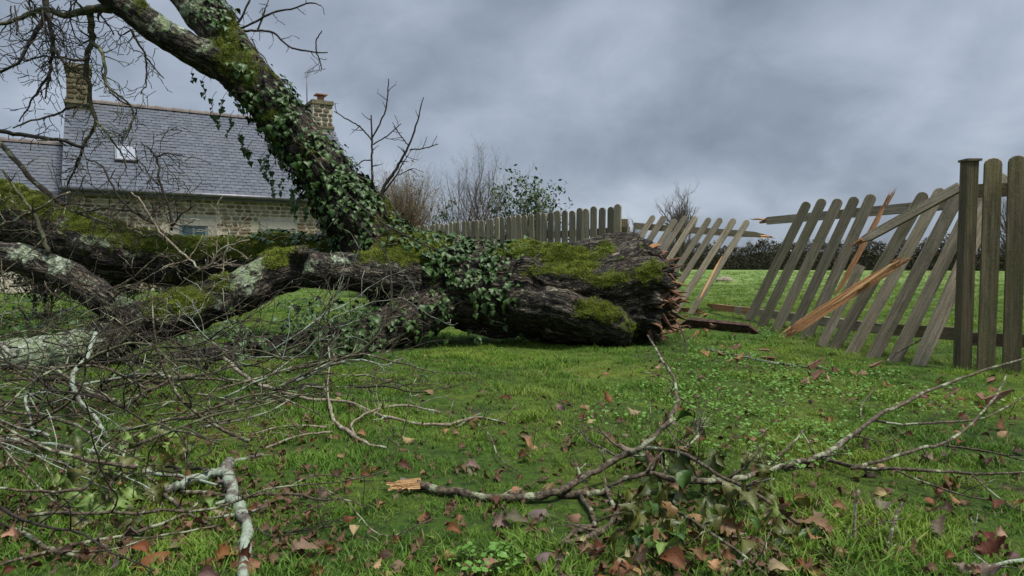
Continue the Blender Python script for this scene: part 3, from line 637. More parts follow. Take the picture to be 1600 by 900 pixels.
    fa = np.array([p.area for p in whole.polygons]); fcen = np.array([p.center for p in whole.polygons]) + np.array(TREE0); fno = np.array([p.normal for p in whole.polygons])
    for g in sorted(set(fc.tolist())):
        ids = np.nonzero(fc == g)[0]; used = np.unique(np.concatenate([faces[i] for i in ids])); mp = -np.ones(n, int); mp[used] = np.arange(len(used))
        me = mesh('trunk' if g == 0 else 'limb', V2l[used].tolist(), [tuple(mp[list(faces[i])].tolist()) for i in ids], M_BARK)
        for an, ty, arr, fld in (('bk', 'FLOAT_VECTOR', bk[used], 'vector'), ('moss', 'FLOAT', moss[used], 'value'), ('lichen', 'FLOAT', lich[used], 'value')):
            at = me.attributes.new(an, ty, 'POINT'); at.data.foreach_set(fld, arr.astype(np.float32).ravel())
        me.normals_split_custom_set_from_vertices(NN[used].tolist())
        put('trunk' if g == 0 else 'limb', me, tree)
    bpy.data.meshes.remove(whole)
    fm = np.array([moss[list(f)].mean() for f in faces])
    bvh = BVHTree.FromPolygons([Vector(v) for v in V2], faces)
    return dict(area=fa, cen=fcen, nor=fno, moss=fm, bvh=bvh, V=V2, chain=np.array([ch[f[0]] for f in faces]))
SK = make_tree_skin()
def make_moss():
    r = np.random.default_rng(21); nz = np.array([mn.fractal(Vector(c) * 7, .8, 2.1, 4) for c in SK['cen']]); w = SK['area'] * np.clip(SK['moss'] + .35 * nz - .38, 0, .5); n = 40000
    ids = r.choice(len(w), n, p=w / w.sum()); p = SK['cen'][ids] + (r.random((n, 3)) - .5) * .016; nn = SK['nor'][ids]
    e = [(Vector(a) + Vector((0, 0, .35))).to_track_quat('Z', 'Y').to_euler() for a in nn]
    e = np.array([(q.x, q.y, q.z) for q in e]) + np.stack([np.zeros(n), np.zeros(n), r.random(n) * 0], 1)
    src = [tuft('moss_sprig', 18, .014, .0020, .017, M_MOSS, 31, .8), tuft('moss_sprig', 18, .020, .0022, .019, M_MOSS, 32, 1.0)]
    scatter('moss_fuzz', p - np.array(TREE0), e, .7 + .7 * r.random(n), r.integers(0, 2, n), src, M_MOSS, tree)
make_moss()
# torn wood at the broken end
def shard(mb, p, d, L, w, t, rng):
    d = unit(d); a = unit(np.cross(d, rng.random(3) - .5)); b = np.cross(d, a)
    V = [p + a * w * .5 + b * t * .5, p - a * w * .5 + b * t * .5, p - a * w * .5 - b * t * .5, p + a * w * .5 - b * t * .5]
    m = p + d * L * .6 + (rng.random(3) - .5) * w * .5; V += [m + a * w * .36 + b * t * .4, m - a * w * .28 + b * t * .4, m - a * w * .28 - b * t * .4, m + a * w * .36 - b * t * .4]
    V += [p + d * L * (.85 + .15 * rng.random()) + a * w * .2, p + d * L]
    mb.add(V, [(3, 2, 1, 0), (0, 1, 5, 4), (1, 2, 6, 5), (2, 3, 7, 6), (3, 0, 4, 7), (4, 5, 9, 8), (5, 6, 9), (6, 7, 8, 9), (7, 4, 8)])
def make_tear():
    r = np.random.default_rng(8)
    for k in range(190):
        a = r.random() * 2 * PI; rad = .05 + .40 * r.random() ** .6; c = P(1008, 462, 6.1)
        p = np.array([c.x + .07 + .12 * r.random(), c.y + rad * math.cos(a) * .9, c.z + rad * math.sin(a) * .95])
        if p[2] < .02: continue
        mb = MB(); d = (1, (r.random() - .5) * 1.6, (r.random() - .5) * 1.6 - .15); L = .06 + .20 * r.random() ** 1.5; shard(mb, p - unit(d) * .05, d, L, .012 + .05 * r.random() ** 1.5, .006 + .02 * r.random(), r)
        build('splinter', mb, [M_CHIP, M_CHIP, M_ROT, M_FRESH, M_CHIP][r.integers(5)], tree, False)
    for px, py, D, dx, dz, L, w, m in ((1012, 440, 5.75, 1, -.2, .22, .07, M_CHIP), (1020, 452, 5.75, 1, .1, .2, .05, M_FRESH), (1018, 462, 5.75, .6, -1, .35, .045, M_CHIP), (1022, 470, 5.75, .25, -1, .38, .04, M_CHIP), (1004, 462, 5.7, .8, -.5, .2, .05, M_POST),
                                       (1015, 460, 5.72, 1, -.35, .34, .014, M_POST), (998, 492, 5.7, .9, -.5, .22, .05, M_CHIP), (1002, 395, 5.95, .5, .7, .14, .05, M_CHIP), (1012, 388, 5.95, .8, .2, .12, .06, M_FRESH), (1015, 400, 5.95, .4, -.8, .2, .04, M_CHIP), (1010, 505, 5.8, .3, -1, .3, .05, M_CHIP), (975, 380, 6.1, .9, .3, .12, .05, M_POST)):
        mb = MB(); shard(mb, np.array(P(px, py, D)), (dx, -.15, dz), L, w, w * .45, r); build('splinter', mb, m, tree, False)
make_tear()
# ------------------------------------------------------------------ branches and twigs of the fallen tree
def branch_obj(name, mb, mat, parent=tree, **k): return build(name, mb, mat, parent, **k)
def side_twigs(mb, p, r, rng, n, L, lvl=1, droop=0., floor=True, k=.5, bias=None, gn=.45, br=.5, start=.1):
    t = frames(p)[0]
    for _ in range(n):
        i = int(rng.integers(int(len(p) * start), len(p))); ax = unit(rng.random(3) - .5); d = unit(t[i] * .5 + np.cross(t[i], ax) * 1.1)
        grow(mb, p[i], d, L * (.5 + .8 * rng.random()), max(.0018, float(r[i]) * k), lvl, rng, gn, droop, floor, br, .6, bias, 5)
def make_top_left():
    r = np.random.default_rng(44); D = 5.35; RMIN[0] = .0026
    mains = [  # followed from the photograph
        [(172, 14, 9), (150, 13, 8), (130, 18, 7), (100, 24, 6), (75, 15, 5.5), (45, 22, 5), (20, 32, 4), (-20, 45, 3)],
        [(141, 16, 6.5), (143, 40, 6), (144, 62, 5.5), (136, 85, 5), (135, 112, 4.5), (141, 140, 4), (142, 165, 4), (150, 190, 3.5), (138, 214, 3), (127, 235, 2.5), (120, 262, 1.6)],
        [(144, 66, 4), (157, 78, 3.5), (164, 100, 3), (164, 125, 3), (172, 140, 2.5), (190, 152, 2), (205, 168, 2), (208, 182, 1.6), (196, 210, 1.2)],
        [(150, 190, 3), (165, 205, 2.2), (176, 222, 2), (190, 240, 1.5), (198, 262, 1)],
        [(68, -20, 6), (72, 12, 5.5), (62, 40, 4.5), (45, 70, 3.5), (28, 98, 3), (0, 113, 2.6), (-30, 130, 2)],
        [(72, 15, 5), (80, 45, 4.2), (84, 70, 3.6), (80, 95, 3), (78, 115, 2.5), (60, 140, 2), (45, 165, 1.6), (30, 190, 1.2)],
        [(82, 75, 3.2), (98, 95, 2.5), (115, 110, 2), (135, 118, 1.4)], [(80, 100, 2.5), (74, 130, 2), (70, 155, 1.4)],
        [(205, 45, 3), (212, 62, 2.2), (225, 82, 2), (229, 105, 1.8), (228, 130, 1.4), (220, 147, 1.1)], [(226, 88, 1.8), (240, 104, 1.5), (256, 122, 1.1)],
        [(205, 47, 1.6), (190, 55, 1.3), (182, 48, 1)], [(155, 20, 2), (168, 38, 1.5), (178, 55, 1.2)],
        [(138, 88, 3), (120, 95, 2.5), (100, 90, 2), (70, 88, 1.8), (40, 95, 1.4), (15, 90, 1)],
        [(0, 205, 4), (40, 212, 3.8), (90, 218, 3.6), (128, 230, 3.2)], [(-30, 195, 4.3), (0, 205, 4)],
        [(134, 165, 2.4), (110, 168, 2.2), (85, 180, 2), (50, 188, 1.8), (20, 200, 1.3)],
        [(128, 235, 2.3), (118, 262, 2), (105, 290, 1.4)], [(170, 143, 1.6), (190, 158, 1.5), (212, 170, 1.3), (205, 195, 1.1), (195, 218, 1)]]
    for k, m in enumerate(mains):
        dd = D - .25 * r.random() if k not in (0, 1) else D
        p, rad = px_chain([(a, b, D + (0.10 * math.sin(a * .05 + k)), c * .8) for a, b, c in m], 4); p = jit(p, .006, r); mb = MB(); tube(mb, p, rad, 7, r, .15)
        n = max(3, int(len(p) * .45)); side_twigs(mb, p, rad, r, n, .17, 1, .4, False, .45, None, .85, .5); branch_obj('branch', mb, M_TWIGG if k in (0, 1, 2, 3) else M_TWIGD)
    for _ in range(18):
        x, y = 10 + r.random() * 120, -20 + r.random() * 40; mb = MB(); grow(mb, np.array(P(x, y, D + .8 * (r.random() - .5))), (-.6 + 1.0 * r.random(), (r.random() - .5), -1),   .4 + .4 * r.random(), .006, 2, r, .8, .5, False, .32, .9)
        branch_obj('branch', mb, M_TWIGD)
    for m in ([(360, 50, 3), (366, 46, 2.6), (378, 25, 2.2), (392, -5, 1.8)], [(362, 52, 3), (385, 48, 2.6), (410, 48, 2.4), (428, 52, 2.2), (450, 72, 2), (478, 80, 1.8), (512, 82, 1.2)], [(372, 46, 2.4), (400, 34, 2.2), (425, 20, 2), (455, 14, 1.8), (485, 4, 1.5), (502, 9, 1)],
              [(503, 48, 1.2), (495, 62, 1.3), (494, 80, 1.5), (499, 94, 1.3), (503, 108, 1)], [(415, 15, 1), (408, 35, 1.2), (403, 45, 1.2), (420, 0, 1)]):
        p, rad = px_chain([(a, b, 5.9, c * .75) for a, b, c in m], 4); mb = MB(); tube(mb, jit(p, .004, r), rad, 6, r, .15); side_twigs(mb, p, rad, r, 4, .07, 1, 0, False, .6, None, .6, .4, .4); branch_obj('branch', mb, M_TWIGD)
def make_shoots():
    r = np.random.default_rng(4)
    for D, m in ((6.0, [(583, 300, 3.2), (581, 260, 2.6), (581, 220, 2.2), (580, 180, 1.6)]), (6.0, [(581, 220, 1.8), (565, 200, 1.8), (548, 190, 1.6), (522, 174, 1.2)]), (6.0, [(582, 215, 2), (595, 190, 1.8), (603, 170, 1.6), (606, 148, 1.4), (607, 123, 1.1)]), (6.0, [(583, 226, 1.6), (605, 212, 1.4), (627, 193, 1)]),
                 (5.95, [(592, 318, 5), (600, 292, 4.2), (615, 270, 3.5), (628, 248, 3), (640, 225, 2.4), (652, 190, 1.9), (662, 152, 1.2)]), (5.95, [(639, 228, 1.6), (628, 215, 1.4), (615, 197, 1)]), (5.95, [(640, 234, 1.7), (660, 232, 1.5), (685, 225, 1)]), (5.95, [(600, 300, 2.2), (620, 272, 1.8), (632, 250, 1.3), (638, 243, 1)]),
                 (5.95, [(622, 274, 1.2), (634, 268, 1.1), (645, 263, .9)]), (6, [(580, 285, 2.5), (560, 275, 2.2), (545, 268, 2), (542, 248, 1.4)]), (5.9, [(600, 318, 2.8), (612, 360, 2.2), (640, 385, 2), (665, 410, 1.6)]), (5.7, [(530, 290, 1.6), (560, 320, 1.8), (600, 350, 2), (650, 375, 1.8), (690, 395, 1.4)]),
                 (5.6, [(512, 358, 2), (530, 335, 2), (545, 312, 1.6)]), (5.9, [(580, 250, 1.6), (565, 252, 1.4), (556, 260, 1)])):
        p, rad = px_chain([(a, b, D, c * .68) for a, b, c in m], 5); mb = MB(); tube(mb, jit(p, .004, r), rad, 6, r, .12); side_twigs(mb, p, rad, r, 3, .05, 0, 0, False, .7, None, .3, .2, .3); branch_obj('shoot', mb, M_TWIGD)
def make_left_branches():
    r = np.random.default_rng(71)
    L = [(5.6, M_TWIG, [(-20, 200, 5), (20, 245, 5), (55, 285, 5), (95, 318, 4.5), (130, 335, 3.5), (170, 350, 2)]), (4.6, M_TWIGG, [(75, 398, 4.6), (66, 365, 4), (50, 330, 3.4), (28, 300, 2.6), (5, 265, 2)]),
         (5.0, M_TWIGD, [(268, 360, 2.6), (262, 320, 2.4), (252, 290, 2.2), (246, 255, 2), (240, 240, 1.8), (220, 222, 1.2)]), (5.0, M_TWIGD, [(244, 245, 1.8), (262, 240, 1.6), (285, 242, 1.2)]), (5.0, M_TWIGD, [(268, 355, 2.2), (285, 335, 2), (303, 322, 1.8)]),
         (4.9, M_TWIGP, [(312, 420, 2), (290, 400, 2.2), (262, 375, 2.2), (240, 350, 2.2), (225, 320, 1.8), (205, 300, 1.4)]), (5.0, M_TWIGD, [(240, 350, 2.2), (210, 330, 2), (180, 300, 2), (160, 262, 1.8), (135, 248, 1.3)]), (4.9, M_TWIGP, [(345, 418, 2.4), (355, 385, 2), (358, 360, 1.4)]),
         (4.9, M_TWIGP, [(310, 424, 1.8), (330, 412, 2), (348, 388, 1.8), (390, 375, 1.4)]), (5.0, M_TWIGD, [(120, 335, 2), (160, 325, 1.8), (200, 330, 1.6), (235, 342, 1.3)]), (4.7, M_TWIG, [(170, 454, 2), (210, 432, 2.2), (232, 412, 1.8), (262, 388, 1.4)]),
         (4.6, M_TWIG, [(110, 300, 2.2), (60, 325, 2.4), (20, 345, 2.6), (-20, 360, 3)]), (4.7, M_TWIGD, [(265, 395, 1.8), (235, 430, 1.6), (200, 450, 2), (172, 470, 1.8)]), (5.0, M_TWIGD, [(248, 290, 1.4), (225, 262, 1.4), (205, 240, 1.2), (175, 205, 1)])]
    for D, mt, m in L:
        p, rad = px_chain([(a, b, D, c * .8) for a, b, c in m], 4); mb = MB(); tube(mb, jit(p, .008, r), rad, 6, r, .12); side_twigs(mb, p, rad, r, 7, .24, 1, .1, False, .5, None, .6, .4); branch_obj('branch', mb, mt)
    for _ in range(14):                                             # thorny mesh of small twigs in front of the roof and the wall
        x, y = 40 + r.random() * 230, 250 + r.random() * 110; mb = MB(); grow(mb, np.array(P(x, y, 4.8 + .8 * r.random())), (r.random() - .6, (r.random() - .5), r.random() - .35), .3 + .35 * r.random(), .005, 2, r, .5, .1, False, .4, .8); branch_obj('branch', mb, M_TWIGD)
def make_brush():
    """crushed crown: the heap of branches under and in front of the lower limbs"""
    r = np.random.default_rng(90); mats = [M_TWIG, M_TWIGD, M_TWIGD, M_TWIGG, M_TWIG, M_LICH]
    for k in range(64):
        x = -60 + 620 * r.random(); y = 575 + 100 * r.random() * (1 - .45 * max(0, x) / 560)
        g = G(x, y); a = (PI if r.random() < .6 else 0) + (r.random() - .5) * 1.7; up_ = .1 + .55 * r.random()
        q = np.array([g.x, g.y, g.z + .02 + .28 * r.random() * (1 - x / 900)]); mb = MB(); grow(mb, q, (math.cos(a), math.sin(a) * .8, up_ * (1.3 if r.random() < .6 else .1)), .5 + .7 * r.random(), .005 + .010 * r.random() ** 3, 2 if k % 2 else 1, r, .5, .1, True, .36, .6, None, 7)
        branch_obj('branch', mb, mats[r.integers(6)])
    for k in range(60):                                             # deeper in the heap, behind the front limb
        D = 5.4 + 2.6 * r.random(); x = -150 + 560 * r.random() * (1 if D < 6.2 else .75); q = P(x, 412, D); q.z = .05 + .5 * r.random() * (1 - max(0, x) / 600); a = r.random() * 6.28; mb = MB()
        grow(mb, np.array(q), (math.cos(a), math.sin(a), .5 * (r.random() - .3)), .45 + .6 * r.random(), .005 + .010 * r.random() ** 2, 2, r, .5, .15, True, .45, .4, None, 6); branch_obj('branch', mb, mats[r.integers(6)])
    for k in range(30):
        x = -80 + 480 * r.random() ** 1.2; y = 620 + 270 * r.random() * (1 - .55 * max(0, x) / 420); g = G(x, y); a = (PI if r.random() < .55 else 0) + (r.random() - .5) * 1.5
        q = np.array([g.x, g.y, g.z + .01 + .12 * r.random()]); mb = MB(); grow(mb, q, (math.cos(a), math.sin(a), .05 + .25 * r.random()), .45 + .55 * r.random(), .004 + .0045 * r.random() ** 1.6, 1, r, .42, .05, True, .34, .9, None, 7)
        branch_obj('branch', mb, mats[r.integers(6)])
make_top_left(); make_shoots(); make_left_branches(); RMIN[0] = .0016; make_brush(); RMIN[0] = .0011
# ------------------------------------------------------------------ leaf shapes
def leaf_mesh(name, W, length, mat, fold=.25, curl=.2, wav=.05, seed=0, stalk=.25, asym=0., smooth=1):
    """W: list of (t, half width) from stalk to tip; lies in XY, tip along +Y"""
    r = np.random.default_rng(seed); V = []; Fc = []; A = []
    if smooth > 1: W = [(a, max(.004, b)) for a, b in catmull(W, smooth).tolist()]
    n = len(W)
    for i, (t, w) in enumerate(W):
        zc = -curl * (t - .3) ** 2 * length; y = t * length
        V.append((0, y, zc)); A.append(1.0)
        for sgn in (-1, 1):
            ww = w * length * (1 + asym * (r.random() - .5)); V.append((sgn * ww * .55, y + (r.random() - .5) * .02 * length, zc + fold * ww * .5 + wav * length * (r.random() - .5))); A.append(.25)
            V.append((sgn * ww, y + (.06 if w > .3 else 0) * length, zc + fold * ww * 1.1 + wav * length * 2 * (r.random() - .5))); A.append(0.)
    for i in range(n - 1):
        a, b = i * 5, (i + 1) * 5
        Fc += [(a, b, b + 1, a + 1), (a + 1, b + 1, b + 2, a + 2), (a + 3, b + 3, b, a), (a + 4, b + 4, b + 3, a + 3)]
    if stalk:
        s = len(V); k = stalk * length; V += [(-.012 * length, 0, 0), (.012 * length, 0, 0), (.010 * length, -k, -k * .3), (-.010 * length, -k, -k * .3)]; A += [1.0] * 4; Fc.append((s, s + 3, s + 2, s + 1))
    me = mesh(name, V, Fc, mat); at = me.attributes.new('h', 'FLOAT', 'POINT'); at.data.foreach_set('value', A); return me
IVYW = [(0, .04), (.04, .36), (.16, .52), (.28, .42), (.38, .46), (.55, .30), (.8, .14), (1, .004)]
HEART = [(0, .04), (.04, .32), (.2, .47), (.45, .40), (.75, .2), (1, .004)]
OAKW = [(0, .01), (.14, .08), (.24, .22), (.32, .12), (.44, .31), (.54, .16), (.66, .30), (.78, .14), (.88, .15), (1, .01)]
OVAL = [(0, .01), (.12, .14), (.3, .27), (.5, .33), (.7, .26), (.88, .12), (1, .005)]
MAPLE = [(0, .03), (.07, .38), (.16, .50), (.26, .26), (.38, .44), (.46, .50), (.56, .22), (.72, .20), (.82, .17), (1, .005)]
IVYM = [leaf_mesh('leaf', IVYW, .062, M_IVY, .3, .5, .03, 1), leaf_mesh('leaf', HEART, .055, M_IVY, .25, .5, .03, 2), leaf_mesh('leaf', IVYW, .05, M_IVY, .1, .9, .04, 3), leaf_mesh('leaf', HEART, .066, M_IVY, .35, .3, .03, 4), leaf_mesh('leaf', IVYW, .07, M_IVY, .2, .6, .04, 5)]
def leafM(p, nrm, tip, scale=1.0):
    z = Vector(nrm).normalized(); y = Vector(tip) - z * Vector(tip).dot(z)
    if y.length < 1e-3: y = Vector((1, 0, 0)) - z * z.x
    y.normalize(); x = y.cross(z); M = Matrix((x, y, z)).transposed().to_4x4(); return Matrix.Translation(Vector(p)) @ M @ Matrix.Scale(scale, 4)
def make_ivy():
    r = np.random.default_rng(12); cen, nor, ar, chn = SK['cen'], SK['nor'], SK['area'], SK['chain']; px, py = proj(cen)
    sp = [(335, 160, 22, 20, .6), (362, 185, 26, 22, 1), (395, 150, 28, 26, .5), (430, 160, 26, 26, .9), (400, 205, 35, 30, 1), (445, 185, 34, 30, 1), (430, 240, 40, 34, 1), (480, 230, 36, 34, 1), (470, 285, 40, 30, 1), (520, 270, 36, 30, 1), (520, 320, 40, 30, 1), (560, 310, 40, 34, 1), (500, 350, 26, 24, .7),
          (590, 350, 45, 28, .9), (560, 370, 40, 20, .5), (640, 372, 40, 16, 1), (690, 385, 40, 22, 1.2), (730, 395, 45, 26, 1.4), (770, 415, 36, 34, 1.2), (700, 420, 36, 26, 1.1), (745, 450, 30, 26, .9), (790, 450, 20, 30, .6), (690, 460, 40, 30, .4), (520, 375, 40, 14, 1), (460, 368, 40, 12, 1), (400, 368, 40, 10, .9), (360, 372, 20, 10, .5),
          (640, 440, 40, 30, .35), (600, 500, 60, 26, .5), (450, 150, 24, 30, .9), (540, 290, 30, 30, 1), (480, 550, 60, 20, 1), (540, 520, 50, 26, .9), (340, 15, 16, 30, 1), (372, 85, 14, 24, .7), (310, 5, 10, 14, .5), (660, 520, 40, 14, .4), (500, 530, 70, 30, .7), (440, 545, 60, 20, .8)]
    w = np.zeros(len(cen))
    for x, y, rx, ry, k in sp: w = np.maximum(w, k * np.exp(-((px - x) / rx) ** 2 - ((py - y) / ry) ** 2))
    w = w * ar * (.25 + .75 * np.array([mn.noise(Vector(c) * 6) > -.08 for c in cen])); L = []
    w[np.isin(chn, [10, 14])] *= .05
    ids = r.choice(len(w), 4200, p=w / w.sum())
    for i in ids:
        n = nor[i]; p = cen[i] + n * (.008 + .05 * r.random() ** 1.6) + (r.random(3) - .5) * .02
        nn = unit(n * .9 + np.array([0, 0, .5]) + (r.random(3) - .5) * .9); L.append((p, nn, np.array([r.random() - .5, r.random() - .5, -.9]), .5 + .65 * r.random() ** 1.5))
    stems = []
    for x, y, D, n in [(300, 108, 5.75, 3), (318, 122, 5.78, 5), (333, 150, 5.8, 7), (345, 165, 5.82, 6), (360, 180, 5.85, 6), (375, 205, 5.9, 8), (390, 225, 5.92, 6), (408, 245, 5.95, 7), (424, 262, 5.96, 9), (440, 275, 5.98, 7), (455, 292, 6, 9), (470, 305, 6, 8), (482, 318, 6, 4), (415, 235, 5.85, 6), (350, 150, 5.7, 4), (500, 375, 6.2, 5), (530, 465, 5.6, 4), (555, 470, 5.6, 5), (575, 475, 5.6, 4),
                       (655, 520, 5.7, 4), (700, 515, 5.7, 3), (750, 520, 5.7, 3), (600, 300, 6, 4), (745, 465, 5.65, 5), (770, 470, 5.65, 4), (690, 460, 5.6, 4)]:
        p = np.array(P(x, y, D)); q = [p + np.array([.03, 0, .04]), p]
        for k in range(n):
            p = p + np.array([(r.random() - .5) * .03, (r.random() - .5) * .04, -.018 - .014 * r.random()]); q.append(p)
            L.append((p, unit([(r.random() - .5) * 1.2, -1 + r.random() * .8, .35]), np.array([(r.random() - .5) * .9, 0, -1]), .5 + .6 * r.random()))
        vm = MB(); tube(vm, q, .0022, 4); stems.append(vm)
    for k in range(1700):                                           # trails over the crushed branches below
        if k < 900: q = P(360 + 230 * r.random(), 412, 4.9 + .8 * r.random()); zt = .42 * (1 - abs(q.x + 1.6) * .3)
        else: q = P(-80 + 460 * r.random(), 412, 5.2 + 1.4 * r.random()); zt = .45
        if mn.noise(q * 2.2) < -.05: continue
        L.append((np.array([q.x, q.y, .02 + zt * r.random() ** 1.4]), unit([(r.random() - .5) * 1.2, -.5 + r.random() * .4, .7]), np.array([r.random() - .5, r.random() - .5, -.7]), .5 + .6 * r.random()))
    bvh = SK['bvh']                                                 # vines that creep over the bark
    for k in range(46):
        i = ids[k]; p = Vector(cen[i]); d = Vector((r.random() - .7, (r.random() - .5) * .4, r.random() - .4)).normalized(); q = []
        for s in range(12):
            loc, no, _, _ = bvh.find_nearest(p)
            if loc is None: break
            q.append(tuple(loc + no * (.008 + .012 * r.random()))); d = (d - no * d.dot(no) + Vector((r.random() - .5, r.random() - .5, r.random() - .5)) * .5).normalized(); p = loc + d * .05
        if len(q) > 3: vm = MB(); tube(vm, catmull(q, 2), .0028 + .003 * r.random(), 5); stems.append(vm)
    ivy = thing('ivy', 'glossy dark green ivy climbing the leaning limb and trunk of the fallen tree', 'ivy', P(600, 400, 6.1))
    for vm in stems: build('stem', vm, M_TWIG, ivy)
    L.sort(key=lambda t: t[0][1] - .6 * t[3]); rest = MB(); c = 0; off = np.array(rootoff(ivy))
    for k, (p, nn, tip, s) in enumerate(L):
        m = IVYM[r.integers(5)]; M = leafM(p, nn, tip, s)
        if c < 300 and nn[1] < .25 and r.random() < .5: put('leaf', m, ivy, inparent(ivy, M)); c += 1
        else:
            a = np.empty(len(m.vertices), np.float32); m.attributes['h'].data.foreach_get('value', a); rest.add([M @ v.co for v in m.vertices], [tuple(q.vertices) for q in m.polygons], a.tolist())
    build('foliage', rest, M_IVY, ivy, kind='stuff')
make_ivy()
# ------------------------------------------------------------------ fence
def picket_mesh(seed, L=1.4, w=.11, t=.020, flat=False, broken=False):
    r = np.random.default_rng(seed); o = [(-w / 2, 0)]; N = 7; bow = (r.random() - .5) * .02
    top = [(w / 2 * math.cos(a), L - w * .36 + w * .36 * math.sin(a)) for a in np.linspace(0, PI, N)] if not flat else [(w / 2, L), (-w / 2, L)]
    if broken: top = [(w / 2, L * .90), (w * .32, L * .98), (w * .22, L * .93), (w * .05, L), (-w * .1, L * .9), (-w * .3, L * .95), (-w / 2, L * .86)]
    ring = [(w / 2 * (1 + .02 * r.random()), z) for z in np.linspace(0, L * .84, 5)] + top + [(-w / 2 * (1 + .02 * r.random()), z) for z in np.linspace(L * .84, 0, 5)]
    V = []; c = .003
    for y, ins in ((-t / 2, c), (-t / 2 + c, 0), (t / 2 - c, 0), (t / 2, c)):
        for x, z in ring: V.append((x - math.copysign(ins, x) if x else 0, y + bow * math.sin(PI * z / L), z - (ins if z > L * .9 else 0)))
    n = len(ring); Fc = [tuple(range(n)), tuple(range(3 * n, 4 * n))[::-1]]
    for k in range(3):
        for i in range(n): j = (i + 1) % n; Fc.append((k * n + i, (k + 1) * n + i, (k + 1) * n + j, k * n + j))
    return mesh('picket', V, Fc, M_PICK, False)
PM = [picket_mesh(i) for i in range(5)]
def boardM(bot, top, wdir, L=1.4, wscale=1.0):
    z = top - bot; l = z.length; z = z / l; x = Vector(wdir); x = (x - z * x.dot(z)).normalized(); y = z.cross(x)
    M = Matrix((x, y, z)).transposed().to_4x4(); return Matrix.Translation(bot) @ M @ Matrix.Diagonal((wscale, 1, l / L, 1))
def plank(name, a, b, w, t, wdir, mat, parent=None, tipA=0, tipB=0, seed=0, origin=None):
    """rough sawn plank a->b, optionally torn to a point at either end"""
    r = np.random.default_rng(seed); a = Vector(a); b = Vector(b); z = (b - a); L = z.length; z.normalize(); x = Vector(wdir); x = (x - z * x.dot(z)).normalized(); y = z.cross(x)
    st = []; n = 9
    for i in range(n):
        s = i / (n - 1); f = 1.0
        if tipA and s * L < tipA: f = .25 + .75 * (s * L / tipA)
        if tipB and (1 - s) * L < tipB: f = .25 + .75 * ((1 - s) * L / tipB)
        st.append((s, f))
    mb = MB()
    for s, f in st:
        o1 = (1 - f) * w * .25 * (1 if r.random() < .6 else -1); j = (1 - f) * .4 * w
        mb.v += [(o1 - w / 2 * f + j * (r.random() - .5), -t / 2, s * L), (o1 + j * (r.random() - .5) * .3, -t / 2 * (1.0 if f == 1 else .7), s * L), (o1 + w / 2 * f, -t / 2, s * L), (o1 + w / 2 * f, t / 2 * f, s * L), (o1 - w / 2 * f, t / 2 * f, s * L)]
    for i in range(n - 1):
        for k in range(5): mb.f.append((i * 5 + k, i * 5 + (k + 1) % 5, (i + 1) * 5 + (k + 1) % 5, (i + 1) * 5 + k))
    mb.f += [(4, 3, 2, 1, 0), tuple((n - 1) * 5 + k for k in range(5))]
    M = Matrix((x, y, z)).transposed().to_4x4(); M = Matrix.Translation(a) @ M
    o = put(name, mesh(name, mb.v, mb.f, mat, False), parent, inparent(parent, M) if parent else M); return o
def splinters(parent, p, d, n, L, mat, seed, sp=.03):
    r = np.random.default_rng(seed)
    for _ in range(n):
        mb = MB(); shard(mb, np.array(p) + (r.random(3) - .5) * sp, unit(np.array(d) + (r.random(3) - .5) * .3), L * (.5 + .7 * r.random()), .010 + .012 * r.random(), .006, r); build('splinter', mb, mat, parent, False)
